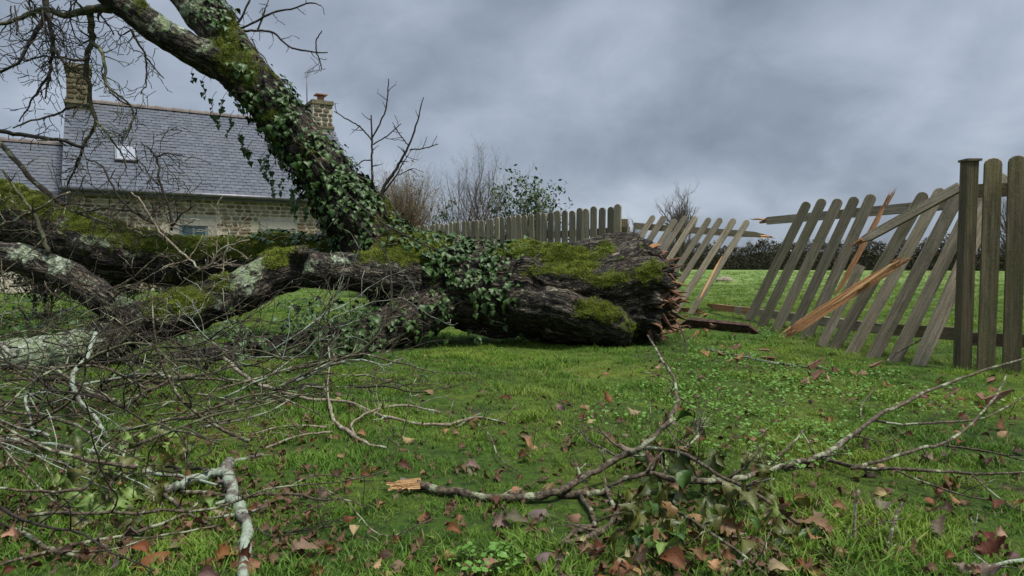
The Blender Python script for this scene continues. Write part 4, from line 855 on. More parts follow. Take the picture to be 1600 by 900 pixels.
def make_fences():
    r = np.random.default_rng(2)
    # far standing run
    e0 = P(966, 412, 7.86); dr = Vector((-.556, .831, 0)); base = Vector((e0.x, e0.y, float(H(e0.x, e0.y))))
    ff = thing('picket_fence', 'standing run of weathered picket fence behind the trunk, receding to the left', 'fence', base)
    n = 58
    for k in range(n):
        b = Vector((e0.x, e0.y, 0)) + dr * .143 * k; b.z = float(H(b.x, b.y)) + .02; t = b + Vector(((r.random() - .5) * .04, (r.random() - .5) * .04, 1.36 + .03 * r.random() - b.z))
        put('picket', PM[r.integers(5)], ff, inparent(ff, boardM(b, t, dr * -1, 1.4, .98 + .05 * r.random())))
    for z in (1.08, .36):
        a = Vector((e0.x, e0.y, z)) - dr * .14 + Vector((.03, .055, 0)); plank('rail', a, a + dr * (.143 * n + .2), .085, .04, (0, 0, 1), M_PICK, ff, 0, 0, 3)
    for k in range(0, n, 14):
        b = Vector((e0.x, e0.y, 0)) + dr * (.143 * k + .02) + Vector((.09, .12, 0)); b.z = -.05; mb = MB(); box(mb, b.x - .045, b.x + .045, b.y - .045, b.y + .045, -.05, 1.22); build('post', mb, M_POST, ff, False)
    # broken panel close to the torn trunk
    wd = Vector((.93, -.36, 0)); c0 = P(1075, 492, 8.6); p1 = thing('leaning_fence_panel', 'broken picket panel leaning right, close beside the torn end of the trunk', 'fence panel', c0)
    tops = [(1026, 336), (1043, 337), (1060, 344), (1074, 338), (1091, 339), (1111, 341), (1130, 341), (1151, 343), (1173, 344)]
    for i, (x, y) in enumerate(tops):
        D = 8.95 - .045 * i; t = P(x - 3 + 3 * (r.random() - .5), y + 3 * (r.random() - .5), D); b = P(x - 101 + (4 if i == 8 else 0), y + 151 + 2 * r.random(), D - .1)
        put('picket', PM[i % 5], p1, inparent(p1, boardM(b, t, wd, 1.4, .66 + .09 * r.random())))
    plank('rail', P(990, 353, 9.02), P(1207, 369, 8.68), .085, .04, (0, 0, 1), M_PICK, p1, 0, .28, 5); splinters(p1, P(1188, 369, 8.65), (1, 0, -.05), 5, .16, M_PALEW, 3)
    plank('rail', P(1030, 484, 8.85), P(1101, 488, 8.62), .085, .04, (0, 0, 1), M_FRESH, p1, 0, .04, 6)
    sp = plank('picket_split', P(1092, 470, 8.3), P(1128, 400, 8.4), .022, .02, wd, M_PALEW, p1, .1, .12, 7)
    # long racked panel
    c1 = P(1300, 547, 5.6); p2 = thing('racked_fence_panel', 'long racked picket panel slanting right between the trunk end and the upright posts', 'fence panel', c1)
    pk = [((1264, 314), (1170, 500), 7.2), ((1287, 311), (1189, 510), 6.95), ((1311, 309), (1211, 519), 6.65), ((1337, 307), (1234, 527), 6.3), ((1364, 304), (1257, 534), 5.95), ((1445, 300), (1301, 548), 5.3), ((1470, 293), (1329, 555), 5.2), ((1499, 298), (1362, 562), 5.1), ((1534, 292), (1395, 569), 5.0), ((1568, 271), (1433, 576), 4.86)]
    def onl(A, B, px):
        m = (px - 800) / F; q = (m * A.y - A.x) / ((B.x - A.x) - m * (B.y - A.y)); return A.y + q * (B.y - A.y)
    TA, TB, BA, BB = P(1264, 400, 7.0), P(1568, 400, 4.85), P(1170, 400, 7.3), P(1433, 400, 4.72)
    for i, (a, b, D) in enumerate(pk):
        put('picket', PM[(i * 2) % 5], p2, inparent(p2, boardM(P(b[0], b[1], onl(BA, BB, b[0])), P(a[0] + 4 * (r.random() - .5), a[1] + 4 * (r.random() - .5), onl(TA, TB, a[0])), wd, 1.4, .76 + .10 * r.random())))
    put('picket', picket_mesh(40, 1.4, .075, .02, True), p2, inparent(p2, boardM(P(1283, 541, 5.75), P(1345, 415, 5.8), wd, 1.4, 1.0)))
    plank('rail', P(1200, 345, onl(TA, TB, 1200) + .12), P(1497, 318, onl(TA, TB, 1497) + .12), .085, .04, (0, 0, 1), M_PICK, p2, 0, 0, 8); plank('rail', P(1187, 346, onl(TA, TB, 1187) + .12), P(1215, 343.5, onl(TA, TB, 1215) + .12), .07, .035, (0, 0, 1), M_FRESH, p2, .2, 0, 9)
    plank('rail', P(1150, 484, onl(BA, BB, 1150) + .32), P(1385, 515, onl(BA, BB, 1385) + .34), .085, .04, (0, 0, 1), M_PICK, p2, 0, 0, 12); plank('rail', P(1380, 514, onl(BA, BB, 1380) + .35), P(1500, 522, onl(BA, BB, 1500) + .40), .09, .04, (0, 0, 1), M_POST, p2, 0, 0, 13); plank('rail', P(1105, 478, onl(BA, BB, 1105) + .32), P(1172, 486, onl(BA, BB, 1172) + .32), .075, .035, (0, 0, 1), M_FRESH, p2, .25, 0, 11)
    splinters(p2, P(1195, 345, onl(TA, TB, 1195) + .12), (-1, 0, 0), 5, .16, M_FRESH, 4)
    o = plank('broken_picket', P(1306, 462, 5.65), P(1391, 306, 5.72), .042, .022, wd, M_FRESH, p2, .12, .22, 14); splinters(p2, P(1384, 318, 5.7), (.45, 0, 1), 6, .14, M_FRESH, 5, .05); splinters(p2, P(1335, 440, 5.6), (-.4, 0, -1), 4, .2, M_PALEW, 6, .04)
    # loose boards
    o = thing('broken_board', 'fresh orange split board lying diagonally across the racked pickets', 'broken board', P(1226, 524, 5.15)); plank('board', P(1226, 524, 5.15), P(1408, 408, 4.95), .074, .024, (.5, -.1, .86), M_FRESH, o, .04, .16, 15)
    plank('torn_strip', P(1300, 477, 5.03), P(1404, 406, 4.92), .020, .010, (.5, -.1, .86), M_PALEW, o, .2, .1, 45); dd = P(1414, 404, 4.95) - P(1226, 524, 5.15)
    splinters(o, P(1398, 413, 4.95), dd, 9, .11, M_FRESH, 41, .035); splinters(o, P(1345, 448, 5.0), dd, 3, .12, M_FRESH, 42, .03); splinters(o, P(1240, 514, 5.1), -dd, 6, .09, M_FRESH, 43, .04)
    o = thing('broken_board', 'weathered grey board slanting up to the tall post across the picket tops', 'broken board', P(1336, 382, 5.2)); plank('board', P(1340, 380, 5.2), P(1500, 292, 4.72), .070, .024, (.4, -.1, .9), M_PICK, o, .10, 0, 16)
    splinters(o, P(1348, 375, 5.16), P(1336, 382, 5.2) - P(1500, 292, 4.72), 8, .10, M_FRESH, 44, .03)
    o = plank('fallen_plank', P(1062, 506, 6.9), P(1186, 519, 6.5), .15, .05, (0, -.5, .85), M_ROT, None, .1, .06, 17); tag(o, 'thick dark weathered plank lying on the grass between trunk end and pickets', 'plank')
    # upright section at the right edge
    c2 = P(1500, 580, 4.53); p3 = thing('upright_fence_section', 'upright dark fence section at the right edge with round topped pickets and a flat post', 'fence', Vector((c2.x, c2.y, 0)))
    ppos = P(1503, 578, 4.55); mb = MB(); w = .038
    tp = P(1515, 250, 4.55)
    mb.v = [(ppos.x - w, ppos.y - w, ppos.z - .04), (ppos.x + w, ppos.y - w, ppos.z - .04), (ppos.x + w, ppos.y + w, ppos.z - .04), (ppos.x - w, ppos.y + w, ppos.z - .04), (tp.x - w, tp.y - w, tp.z - .012), (tp.x + w, tp.y - w, tp.z - .012), (tp.x + w, tp.y + w, tp.z - .012), (tp.x - w, tp.y + w, tp.z - .012)]
    mb.f = [(0, 3, 2, 1), (4, 5, 6, 7), (0, 1, 5, 4), (1, 2, 6, 5), (2, 3, 7, 6), (3, 0, 4, 7)]; build('post', mb, M_POST, p3, False)
    mb = MB(); box(mb, tp.x - .046, tp.x + .052, tp.y - .048, tp.y + .048, tp.z - .011, tp.z + .004); build('post_cap', mb, M_POST, p3, False)
    wr = Vector((.96, -.28, 0))
    pm = [picket_mesh(60 + i, 1.4, .112, .024) for i in range(3)]
    for m in pm: m.materials[0] = M_POST
    for i, ((tx, ty), (bx, by), D) in enumerate((((1552, 247), (1540, 579), 4.5), ((1590, 243), (1580, 583), 4.42), ((1650, 240), (1640, 588), 4.3), ((1700, 238), (1690, 592), 4.2), ((1752, 234), (1742, 600), 4.1))): put('picket', pm[i % 3], p3, inparent(p3, boardM(P(bx, by, D), P(tx, ty, D), wr, 1.4, .9)))
    for y0, y1 in ((298, 296), (528, 536)): plank('rail', P(1512, y0 + 1, 4.66), P(1780, y1 + (4 if y0 > 400 else -8), 4.22), .088, .045, (0, 0, 1), M_POST, p3, 0, 0, 20)
make_fences()
# ------------------------------------------------------------------ debris by the torn end
def make_debris():
    r = np.random.default_rng(31); used = set()
    zones = [(1030, 1110, 488, 520, 34, 'beside the torn end of the trunk'), (1100, 1230, 540, 565, 10, 'below the dark plank'), (1240, 1400, 565, 600, 8, 'below the leaning pickets'), (1440, 1560, 590, 630, 6, 'before the tall post')]
    for x0, x1, y0, y1, n, where in zones:
        for _ in range(n):
          for tr_ in range(40):
            g = G(x0 + (x1 - x0) * r.random(), y0 + (y1 - y0) * r.random(), .01 + .05 * r.random()); mb = MB(); d = (r.random() - .5, (r.random() - .5), (r.random() - .4) * .5); pale = r.random() < .22; cl_ = .05 + .10 * r.random(); cw = .02 + .03 * r.random()
            lab = ('short ' if cl_ < .08 else 'long ' if cl_ > .12 else '') + ('thin ' if cw < .032 else 'broad ' if cw > .042 else '') + ('bright orange' if pale else 'dull brown') + ' wood chip' + (' tilted left ' if d[0] < -.2 else ' tilted right ' if d[0] > .2 else ' ') + where
            if lab not in used: used.add(lab); break
          if 1:
            shard(mb, np.array(g), d, cl_, cw, .012, r); o = build('wood_chip', mb, M_FRESH if pale else M_CHIP, None, False, origin=tuple(g))
            lab = ('short ' if cl_ < .08 else 'long ' if cl_ > .12 else '') + ('thin ' if cw < .032 else 'broad ' if cw > .042 else '') + ('bright orange' if pale else 'dull brown') + ' wood chip' + (' tilted left ' if d[0] < -.2 else ' tilted right ' if d[0] > .2 else ' ') + where; tag(o, lab, 'wood chip', 'torn wood chips in the grass')
    mb = MB(); rr = np.random.default_rng(6)
    c = G(1132, 440); V = []
    for i, (h, s) in enumerate(((0, 1), (.12, .95), (.24, .7), (.30, .3))):
        for k in range(12): a = 2 * PI * k / 12; V.append((c.x + .3 * s * math.cos(a) * (.85 + .3 * rr.random()), c.y + .4 * s * math.sin(a), c.z + h * .55 * (.85 + .3 * rr.random())))
    mb.v = V; mb.f = [(i * 12 + k, i * 12 + (k + 1) % 12, (i + 1) * 12 + (k + 1) % 12, (i + 1) * 12 + k) for i in range(3) for k in range(12)] + [tuple(range(36, 48))]
    o = build('field_rock', mb, M_ROCK, None, False, origin=tuple(c)); tag(o, 'low pale rock lying in the green field beyond the gap in the fence', 'rock')
make_debris()
# ------------------------------------------------------------------ loose branches on the lawn
def loose(name, label, paths, mat, seed, cat='branch', twigs=6, tl=.12, parts=None, sides=8, fl=True, rs=.62):
    r = np.random.default_rng(seed); g = G(paths[0][0][0], paths[0][0][1]); t = thing(name, label, cat, g); o = None; tot = None
    for i, m in enumerate(paths):
        p, rad = lay_chain(m, 4); rad = rad * rs; p = jit(p, float(rad.mean()) * .5, r); mb = MB(); tube(mb, p, rad, sides, r, .2)
        side_twigs(mb, p, rad, r, twigs if i == 0 else max(2, twigs // 2), tl, 1, .1, fl, .5, None, .35, .3, .2); build('stem' if i == 0 else 'side_branch', mb, mat, t)
        if i == 0: tot = (p, rad)
    return t, tot
t, _ = loose('broken_branch', 'broken branch with pale splintered left end, curving up to the right on the lawn', [
    [(652, 757, 9, .02), (700, 766, 9, .02), (760, 777, 9, .015), (830, 775, 8.5, .02), (872, 768, 8, .03), (920, 742, 7, .05), (968, 716, 6.5, .08), (1000, 700, 5.5, .12), (1040, 664, 5, .18), (1057, 634, 4.5, .22), (1055, 600, 3.5, .26), (1036, 562, 2.6, .32), (1012, 524, 1.8, .38)],
    [(872, 772, 8, .01), (910, 772, 8, .012), (945, 768, 6, .015)], [(985, 706, 3.5, .08), (1010, 700, 3, .09), (1040, 702, 2.4, .09)], [(968, 716, 3, .08), (940, 700, 2.6, .08), (918, 688, 2.2, .08), (908, 672, 1.5, .08)],
    [(985, 710, 3, .08), (955, 690, 2.5, .1), (935, 668, 1.5, .12)], [(1040, 664, 2.4, .16), (1060, 690, 2, .12), (1085, 700, 1.4, .1)], [(908, 775, 5, .01), (930, 815, 5, .01), (900, 830, 5, .01), (875, 850, 3.6, .01)]], M_TWIG, 5, twigs=9, rs=.76)
for k, (ax, ay, bx, by, w) in enumerate(((657, 752, 603, 758, .022), (657, 757, 606, 763, .018), (656, 760, 620, 762, .014))):
    plank('splintered_end', G(ax, ay, .022), G(bx, by, .026), w, .012, (0, .3, .95), M_PALEW, t, 0, .05, 80 + k)
loose('forked_branch', 'bare forked branch reaching over the grass toward the right edge', [
    [(1185, 738, 7, .01), (1240, 725, 8, .02), (1285, 710, 7, .04), (1330, 680, 6, .08), (1400, 635, 5, .14), (1480, 600, 4, .18), (1560, 572, 3, .22), (1640, 550, 2.2, .25)],
    [(1275, 712, 6, .03), (1340, 730, 5, .04), (1400, 733, 4.5, .05), (1470, 737, 4, .05), (1540, 740, 3.4, .05), (1640, 736, 2.5, .06)], [(1330, 732, 4.5, .04), (1390, 716, 4.4, .06), (1440, 700, 4.2, .08), (1480, 690, 3.6, .1), (1530, 650, 3, .14), (1562, 610, 2.6, .18), (1572, 585, 1.6, .2)],
    [(1462, 694, 3, .08), (1520, 702, 2.8, .08), (1570, 712, 2.4, .08), (1640, 730, 2, .08)], [(1366, 657, 3.4, .1), (1410, 663, 3.2, .1), (1470, 660, 3, .11), (1540, 652, 2.4, .12), (1600, 620, 1.6, .14)], [(1400, 735, 2.6, .05), (1440, 752, 2.4, .04), (1500, 772, 2.4, .03), (1560, 785, 2, .02), (1610, 805, 1.4, .02)],
    [(1515, 738, 2.2, .05), (1550, 770, 2.2, .03), (1580, 790, 1.6, .02)], [(1185, 738, 4, .01), (1200, 725, 3.5, .02), (1230, 700, 3, .04), (1257, 672, 2, .07)], [(1345, 655, 2.2, .09), (1348, 630, 2, .1), (1370, 605, 1.5, .12)]], M_TWIG, 6, twigs=5, tl=.1)
loose('lichen_branch', 'stubby branch thickly crusted with pale lichen in the left foreground', [[(356, 722, 10, .04), (358, 745, 11, .03), (364, 775, 11, .02), (378, 800, 11, .015), (386, 825, 10, .01), (383, 860, 10, .01), (384, 915, 10, .01)], [(352, 735, 9, .04), (325, 742, 9, .03), (285, 758, 8, .03), (240, 775, 7, .02)]], M_LICH, 7, twigs=3, tl=.06, sides=12, rs=.85)
loose('lichen_twig', 'short pale lichen covered twig beside the crusted branch top', [[(367, 720, 4.5, .01), (385, 716, 5, .01), (412, 711, 4.5, .01)]], M_LICH, 8, twigs=2, tl=.03)
loose('long_branch', 'long grey branch lying across the left foreground through the green leaves', [[(-30, 684, 5, .03), (60, 692, 5, .04), (150, 708, 5.5, .05), (240, 738, 5, .04), (290, 746, 4.5, .03), (345, 760, 3, .02)], [(150, 708, 3, .05), (190, 740, 3, .05), (235, 765, 2, .03)]], M_LICH, 9, twigs=5)
loose('long_branch', 'brown bent branch rising from the lower left leaves toward the upper left', [[(-10, 640, 4, .06), (60, 650, 4, .08), (120, 665, 4, .1), (165, 695, 4.5, .09), (205, 720, 5, .07), (250, 765, 5, .04), (290, 800, 5, .02), (340, 825, 4, .01)]], M_TWIG, 10, twigs=6)
loose('long_branch', 'dark branch crossing the bottom left corner, tipped with pale lichen', [[(-20, 890, 4.5, .01), (60, 866, 4.5, .02), (130, 848, 4.5, .02), (210, 832, 4.5, .02), (290, 802, 3.5, .02), (320, 770, 2.5, .03)], [(-10, 815, 5, .02), (40, 835, 5, .02), (80, 860, 6, .02), (130, 872, 5, .01)], [(80, 862, 3, .02), (170, 860, 2.6, .02), (240, 840, 2.6, .02), (340, 822, 2.4, .02)]], M_TWIG, 11, twigs=6)
loose('lichen_branch', 'lichen branch dropping from the heap beside the lowest limb on the left', [[(150, 520, 5, .35), (135, 560, 6, .25), (112, 590, 6, .18), (125, 625, 6, .1), (150, 655, 5, .04), (168, 685, 3, .02)]], M_LICH, 12, twigs=4)
loose('twiggy_branch', 'pale twiggy branch with many forks in the middle of the lawn below the trunk', [[(350, 560, 4, .1), (385, 590, 5, .06), (420, 606, 4.5, .05), (480, 622, 4, .04), (540, 628, 3.5, .03), (600, 650, 4, .02), (650, 662, 4, .015), (705, 664, 3.5, .012)], [(505, 600, 3, .06), (516, 630, 3.5, .04), (520, 655, 4.5, .02), (540, 672, 5, .02), (570, 692, 4, .015), (605, 700, 2.4, .01)], [(555, 680, 3, .02), (550, 662, 2.6, .03), (575, 645, 2.6, .03), (595, 638, 3, .03)],
    [(520, 675, 3, .02), (470, 680, 3, .015), (415, 700, 2.4, .01)], [(510, 668, 2.6, .02), (450, 665, 2.4, .015), (390, 680, 2, .01)], [(595, 636, 3, .03), (640, 634, 3, .03), (690, 645, 2.2, .02)], [(705, 663, 3.5, .01), (745, 652, 2.8, .02), (790, 660, 2, .01)], [(515, 640, 2, .04), (512, 600, 2, .08), (515, 560, 2, .13), (511, 520, 1.4, .18)]], M_TWIGP, 13, twigs=7, tl=.14)
loose('lawn_stick', 'thin pale stick arching over the grass left of the pale twiggy branch', [[(315, 668, 3, .01), (380, 655, 2.6, .015), (430, 638, 2.4, .03), (478, 604, 2, .06)]], M_LICH, 14, twigs=2)
loose('lawn_stick', 'dark stick near the lichen branch, pointing right between dead leaves', [[(405, 828, 4, .01), (440, 832, 3, .01), (490, 826, 2.6, .01), (535, 820, 2, .01)], [(500, 825, 2, .01), (515, 812, 1.8, .02)], [(400, 825, 3.4, .01), (425, 840, 3, .01), (440, 846, 2.6, .01)]], M_TWIGD, 15, twigs=2, tl=.05)
loose('lawn_stick', 'grey stick lying in the debris below the leaning pickets', [[(1105, 545, 3, .01), (1135, 552, 3.5, .01), (1180, 562, 3.5, .01), (1225, 570, 3.5, .01), (1260, 573, 2, .01), (1310, 578, 1.5, .01)]], M_LICH, 16, twigs=2, tl=.06)
loose('lawn_stick', 'thin upright stick in the bottom right foreground, pale at its tip', [[(1333, 850, 4.5, .0), (1337, 800, 4, .08), (1342, 765, 3.5, .14)]], M_TWIGP, 17, twigs=0)
loose('lawn_stick', 'slanting stick with pale tip standing right of the upright stick', [[(1385, 868, 4, .0), (1396, 820, 4, .06), (1410, 785, 3.6, .1)], [(1385, 858, 3, .01), (1410, 848, 3, .01), (1432, 840, 3, .01)]], M_TWIG, 18, twigs=0)
loose('lawn_stick', 'grey lichen stick cutting across the bottom right corner', [[(1515, 895, 4.5, .01), (1560, 882, 5, .01), (1640, 868, 5, .01)]], M_LICH, 19, twigs=2, tl=.05)
loose('lawn_stick', 'thin stick beside the trunk end rising from the torn wood', [[(1068, 560, 2.4, .0), (1072, 535, 2, .1), (1060, 505, 1.6, .2)]], M_TWIGD, 20, twigs=2, tl=.08)
loose('lawn_stick', 'fallen curved stick leaning on the foot of the upright fence section', [[(1385, 565, 2.5, .03), (1410, 545, 3, .1), (1440, 530, 2, .16)]], M_TWIG, 21, twigs=0)
loose('lawn_stick', 'thin arched twig lying right of the pale twiggy branch', [[(712, 668, 2.6, .01), (745, 652, 2.6, .02), (790, 661, 2, .01)], [(740, 657, 1.6, .01), (765, 680, 1.6, .02), (780, 715, 1.6, .02), (815, 740, 1.4, .01)]], M_TWIG, 22, twigs=2, tl=.05)
# ------------------------------------------------------------------ leafy sprays in the foreground
BIG = [leaf_mesh('leaf', MAPLE, .056, None, .45, 1.2, .05, 21, smooth=2), leaf_mesh('leaf', MAPLE, .05, None, .7, .5, .05, 22, smooth=2), leaf_mesh('leaf', OVAL, .055, None, .6, .8, .04, 23, smooth=2), leaf_mesh('leaf', HEART, .05, None, .4, 1.2, .04, 24, smooth=2)]
def spray(label, sp, lvs, mats, seed, stems):
    r = np.random.default_rng(seed); g = G(*sp); t = thing('leafy_spray', label, 'leafy branch', g)
    ms = []
    for m in mats:
        for b in (BIG if m is not M_GRN else BIG[:2]): q = b.copy(); q.materials.clear(); q.materials.append(m); ms.append(q)
    for m in stems:
        p, rad = lay_chain(m, 4); mb = MB(); tube(mb, jit(p, .003, r), rad, 6, r, .1); side_twigs(mb, p, rad, r, 7, .10, 1, 0, True, .6, None, .35, .3); build('stem', mb, M_TWIG, t)
    for (cx, cy, rx, ry, n, l0, l1) in lvs:
        for _ in range(n):
            a, q = r.random() * 2 * PI, math.sqrt(r.random()); p = G(cx + rx * q * math.cos(a), cy + ry * q * math.sin(a), l0 + (l1 - l0) * r.random())
            nn = unit([(r.random() - .5) * 2.4, -.4 + (r.random() - .5) * 2.0, .6]); put('leaf', ms[r.integers(len(ms))], t, inparent(t, leafM(p, nn, (r.random() - .5, -.4 + (r.random() - .5), -.5 * r.random()), .6 + .7 * r.random())))
spray('spray of pale green leaves tangled in the branches of the left foreground', (180, 730), [(150, 700, 70, 40, 36, .03, .14), (170, 745, 80, 45, 44, .02, .12), (250, 690, 50, 35, 16, .03, .12), (180, 800, 60, 30, 12, .01, .06), (110, 790, 80, 40, 12, .01, .06), (300, 760, 50, 40, 8, .01, .06)], [M_GRN, M_GRN, M_OLV], 51, [[(100, 740, 2, .03), (150, 720, 2.4, .08), (220, 700, 2, .1)], [(160, 800, 2, .02), (180, 740, 2.4, .08), (200, 690, 2, .12)]])
DC = [(.17, .070, .026), (.095, .030, .014), (.25, .15, .07), (.12, .085, .058), (.34, .25, .13), (.050, .026, .014), (.18, .13, .10)]
t = spray('spray of olive and dark green leaves on twigs in the right foreground', (1050, 780), [(1040, 735, 60, 40, 26, .03, .14), (1120, 740, 80, 50, 26, .02, .12), (1010, 790, 50, 50, 20, .01, .08), (1190, 780, 60, 50, 18, .01, .07), (1090, 820, 80, 40, 18, .01, .06), (1000, 840, 60, 40, 12, .0, .05), (1240, 850, 70, 40, 12, 0, .05), (1085, 660, 14, 12, 4, .12, .16)], [M_OLV, M_OLV, M_OLV, M_GRN, M_BRN, M_IVY], 52,
      [[(950, 760, 3, .05), (1010, 740, 4, .08), (1070, 752, 5, .06), (1150, 748, 5, .04), (1200, 735, 4, .03)], [(1005, 700, 3, .1), (1060, 705, 3, .12), (1120, 740, 3, .1), (1180, 770, 3, .06), (1260, 830, 3, .02), (1330, 860, 2, .01)], [(945, 760, 3, .02), (960, 800, 4, .01), (940, 830, 5, .01), (880, 850, 4, .01)], [(1070, 700, 2, .12), (1090, 680, 2, .14), (1086, 655, 1.5, .16)], [(1060, 800, 2.5, .04), (1150, 860, 2.5, .02), (1200, 900, 2, .01)]])
# ------------------------------------------------------------------ dead leaves
DM = [leaf_mesh('dead_leaf', OAKW, .085, M_DEAD, .6, 1.6, .06, 61, asym=.3, smooth=2), leaf_mesh('dead_leaf', OVAL, .065, M_DEAD, .8, .9, .05, 62, asym=.2, smooth=2), leaf_mesh('dead_leaf', MAPLE, .06, M_DEAD, .6, 1.4, .05, 63, asym=.3, smooth=2), leaf_mesh('dead_leaf', OAKW, .07, M_DEAD, -.5, -1.0, .06, 64, asym=.3, smooth=2), leaf_mesh('dead_leaf', OVAL, .05, M_DEAD, 1.2, 1.4, .06, 65, asym=.2, smooth=2), leaf_mesh('dead_leaf', HEART, .06, M_DEAD, -.7, .8, .06, 66, smooth=2)]
SH = ['lobed', 'narrow folded', 'pointy', 'arched lobed', 'tightly curled', 'heart shaped']
CN = ['russet brown', 'maroon', 'tan', 'greyish', 'beige', 'blackish', 'mauve grey']
def make_dead():
    r = np.random.default_rng(77); cnt = 0; used = set()
    key = [(1001, 642, 4, 1.5, 'large curled leaf, pale side up, in the middle of the lawn right of centre'), (955, 627, 0, 1.2, 'rust coloured leaf left of the large curled leaf on the lawn'), (810, 714, 1, 1.2, 'red brown leaf standing above the middle of the broken branch'), (856, 800, 6, 1.7, 'large mauve dead leaf just below the broken branch'), (906, 804, 2, 1.1, 'tan leaf right of the large mauve leaf under the branch'), (770, 812, 6, 1.1, 'grey mauve leaf left of the large mauve leaf under the branch'),
           (718, 800, 2, .8, 'small tan leaf under the splintered branch'), (663, 797, 0, 1.1, 'pinkish brown leaf below the splintered branch end'), (623, 832, 1, 1.0, 'dark red oval leaf below and left of the splintered end'), (593, 858, 5, 1.2, 'long dark leaf near the bottom edge left of centre'), (500, 773, 3, 1.0, 'slate grey leaf left of the splintered end on open grass'), (527, 742, 5, 1.0, 'dark brown leaf on open grass above the slate grey leaf'), (563, 743, 0, .9, 'brown curled leaf next to the dark one left of the splintered end'),
           (552, 832, 4, .8, 'yellowish beige leaf pair at the tip of the dark stick'), (520, 847, 1, 1.3, 'big folded dark red leaf below the dark stick'), (435, 815, 1, 1.2, 'brown red folded leaf right of the lichen crusted branch'), (403, 797, 0, .9, 'small pinkish leaf touching the lichen crusted branch'), (450, 862, 6, 1.0, 'purplish leaf right of the lichen crusted branch near the bottom'), (370, 865, 1, 1.5, 'upright maroon leaf behind the lichen crusted branch'), (332, 873, 0, 1.2, 'round rusty leaf left of the lichen crusted branch at the bottom'), (410, 870, 2, 1.4, 'large tan leaf at the right foot of the lichen crusted branch'),
           (210, 880, 0, 1.6, 'orange brown leaf at the bottom left foreground'), (1486, 877, 6, 1.8, 'big lobed purple leaf in the bottom right foreground'), (1520, 856, 1, 1.4, 'long dark red leaf right of the big purple leaf'), (1547, 846, 1, 1.0, 'standing red brown leaf at the far right foreground'), (1467, 834, 3, 1.2, 'grey brown leaf above the big purple leaf'), (1361, 768, 3, 1.2, 'grey folded leaf above the pale tipped sticks'), (1377, 798, 6, 1.2, 'shiny grey leaf beside the slanting stick'), (1361, 815, 0, 1.1, 'rusty leaf between the two pale tipped sticks'),
           (1543, 724, 5, 1.1, 'dark cupped leaf under the forked branch at right'), (1384, 704, 3, 1.0, 'grey leaf caught between the forks of the forked branch'), (1405, 684, 1, .9, 'dark red leaf between the upper forks of the forked branch'), (1358, 702, 5, 1.0, 'almost black leaf under the fork of the forked branch'), (1554, 790, 1, 1.2, 'red brown leaf by the lowest fork of the forked branch'), (1490, 798, 5, 1.1, 'dark leaf below the forked branch in open grass'), (1193, 683, 3, 1.1, 'grey leaf left of the forked branch'), (1278, 666, 4, .9, 'whitish leaf above the fork of the forked branch'),
           (1023, 853, 2, 1.6, 'large tan leaf under the olive leafy spray'), (990, 880, 0, 1.3, 'orange leaf at the bottom under the olive spray'), (930, 863, 1, 1.2, 'standing red leaf left of the olive spray at the bottom'), (1072, 885, 0, 1.5, 'standing rust leaf at the bottom edge right of the large tan leaf'), (1303, 838, 2, 1.5, 'tan leaf left of the upright stick'), (1509, 620, 0, 1.1, 'orange leaf before the tall post foot'), (1539, 618, 0, 1.2, 'orange brown leaf before the second upright picket'), (1267, 598, 4, .9, 'pale leaf on grass below the leaning pickets'), (1335, 579, 2, 1.2, 'tan leaf below the leaning pickets near the debris'), (1463, 596, 1, 1.0, 'brown leaf before the foot of the tall post')]
    for x, y, c, s, lab in key:
        p = G(x, y, .022); nn = unit([(r.random() - .5) * .8, -.55, .8]); o = put('dead_leaf', DM[r.integers(6)], None, leafM(p - Vector((0, 0, .006)), nn, (r.random() - .5, r.random() - .5, .2), s * .74), tuple(v * (.85 + .3 * r.random()) for v in DC[c])); tag(o, lab, 'leaf', 'dead leaves on the lawn'); cnt += 1
    zones = [(430, 900, 590, 700, 45, 'on the lawn in front of the trunk'), (880, 1180, 560, 700, 30, 'on the lawn before the torn trunk end'), (1180, 1600, 600, 720, 30, 'on the grass before the leaning pickets'), (430, 900, 700, 830, 22, 'around the splintered branch'), (430, 940, 830, 900, 22, 'along the bottom edge left of centre'), (1180, 1600, 720, 900, 34, 'in the right foreground grass'), (940, 1330, 800, 900, 34, 'heaped under the olive leafy spray'), (0, 420, 740, 900, 34, 'under the branches of the left foreground'), (60, 430, 620, 740, 40, 'in the heap of branches at left')]
    for x0, x1, y0, y1, n, where in zones:
        for _ in range(n):
            if cnt >= 300: break
            for tr_ in range(60):
                c = int(r.choice(7, p=[.2, .14, .22, .10, .13, .11, .10])); p = G(x0 + (x1 - x0) * r.random(), y0 + (y1 - y0) * r.random() ** .9, .008 + .02 * r.random()); nn = unit([(r.random() - .5) * 1.3, -.3 + (r.random() - .5), .8])
                k = int(r.integers(6)); sz = (.36 + .40 * r.random()) * (1.3 if y1 <= 720 and x0 > 100 else 1); tx = r.random() - .5; lab = ('small ' if sz < .54 else 'broad ' if sz > .66 else '') + CN[c] + ' ' + SH[k] + ' leaf' + (' pointing left ' if tx < -.2 else ' pointing right ' if tx > .2 else ' ') + where
                if lab not in used or tr_ == 59: used.add(lab); break
            o = put('dead_leaf', DM[k], None, leafM(p, nn, (tx, r.random() - .5, .2 * r.random()), sz), tuple(v * (.8 + .4 * r.random()) for v in DC[c])); tag(o, lab, 'leaf', 'dead leaves on the lawn'); cnt += 1
    rest = MB()
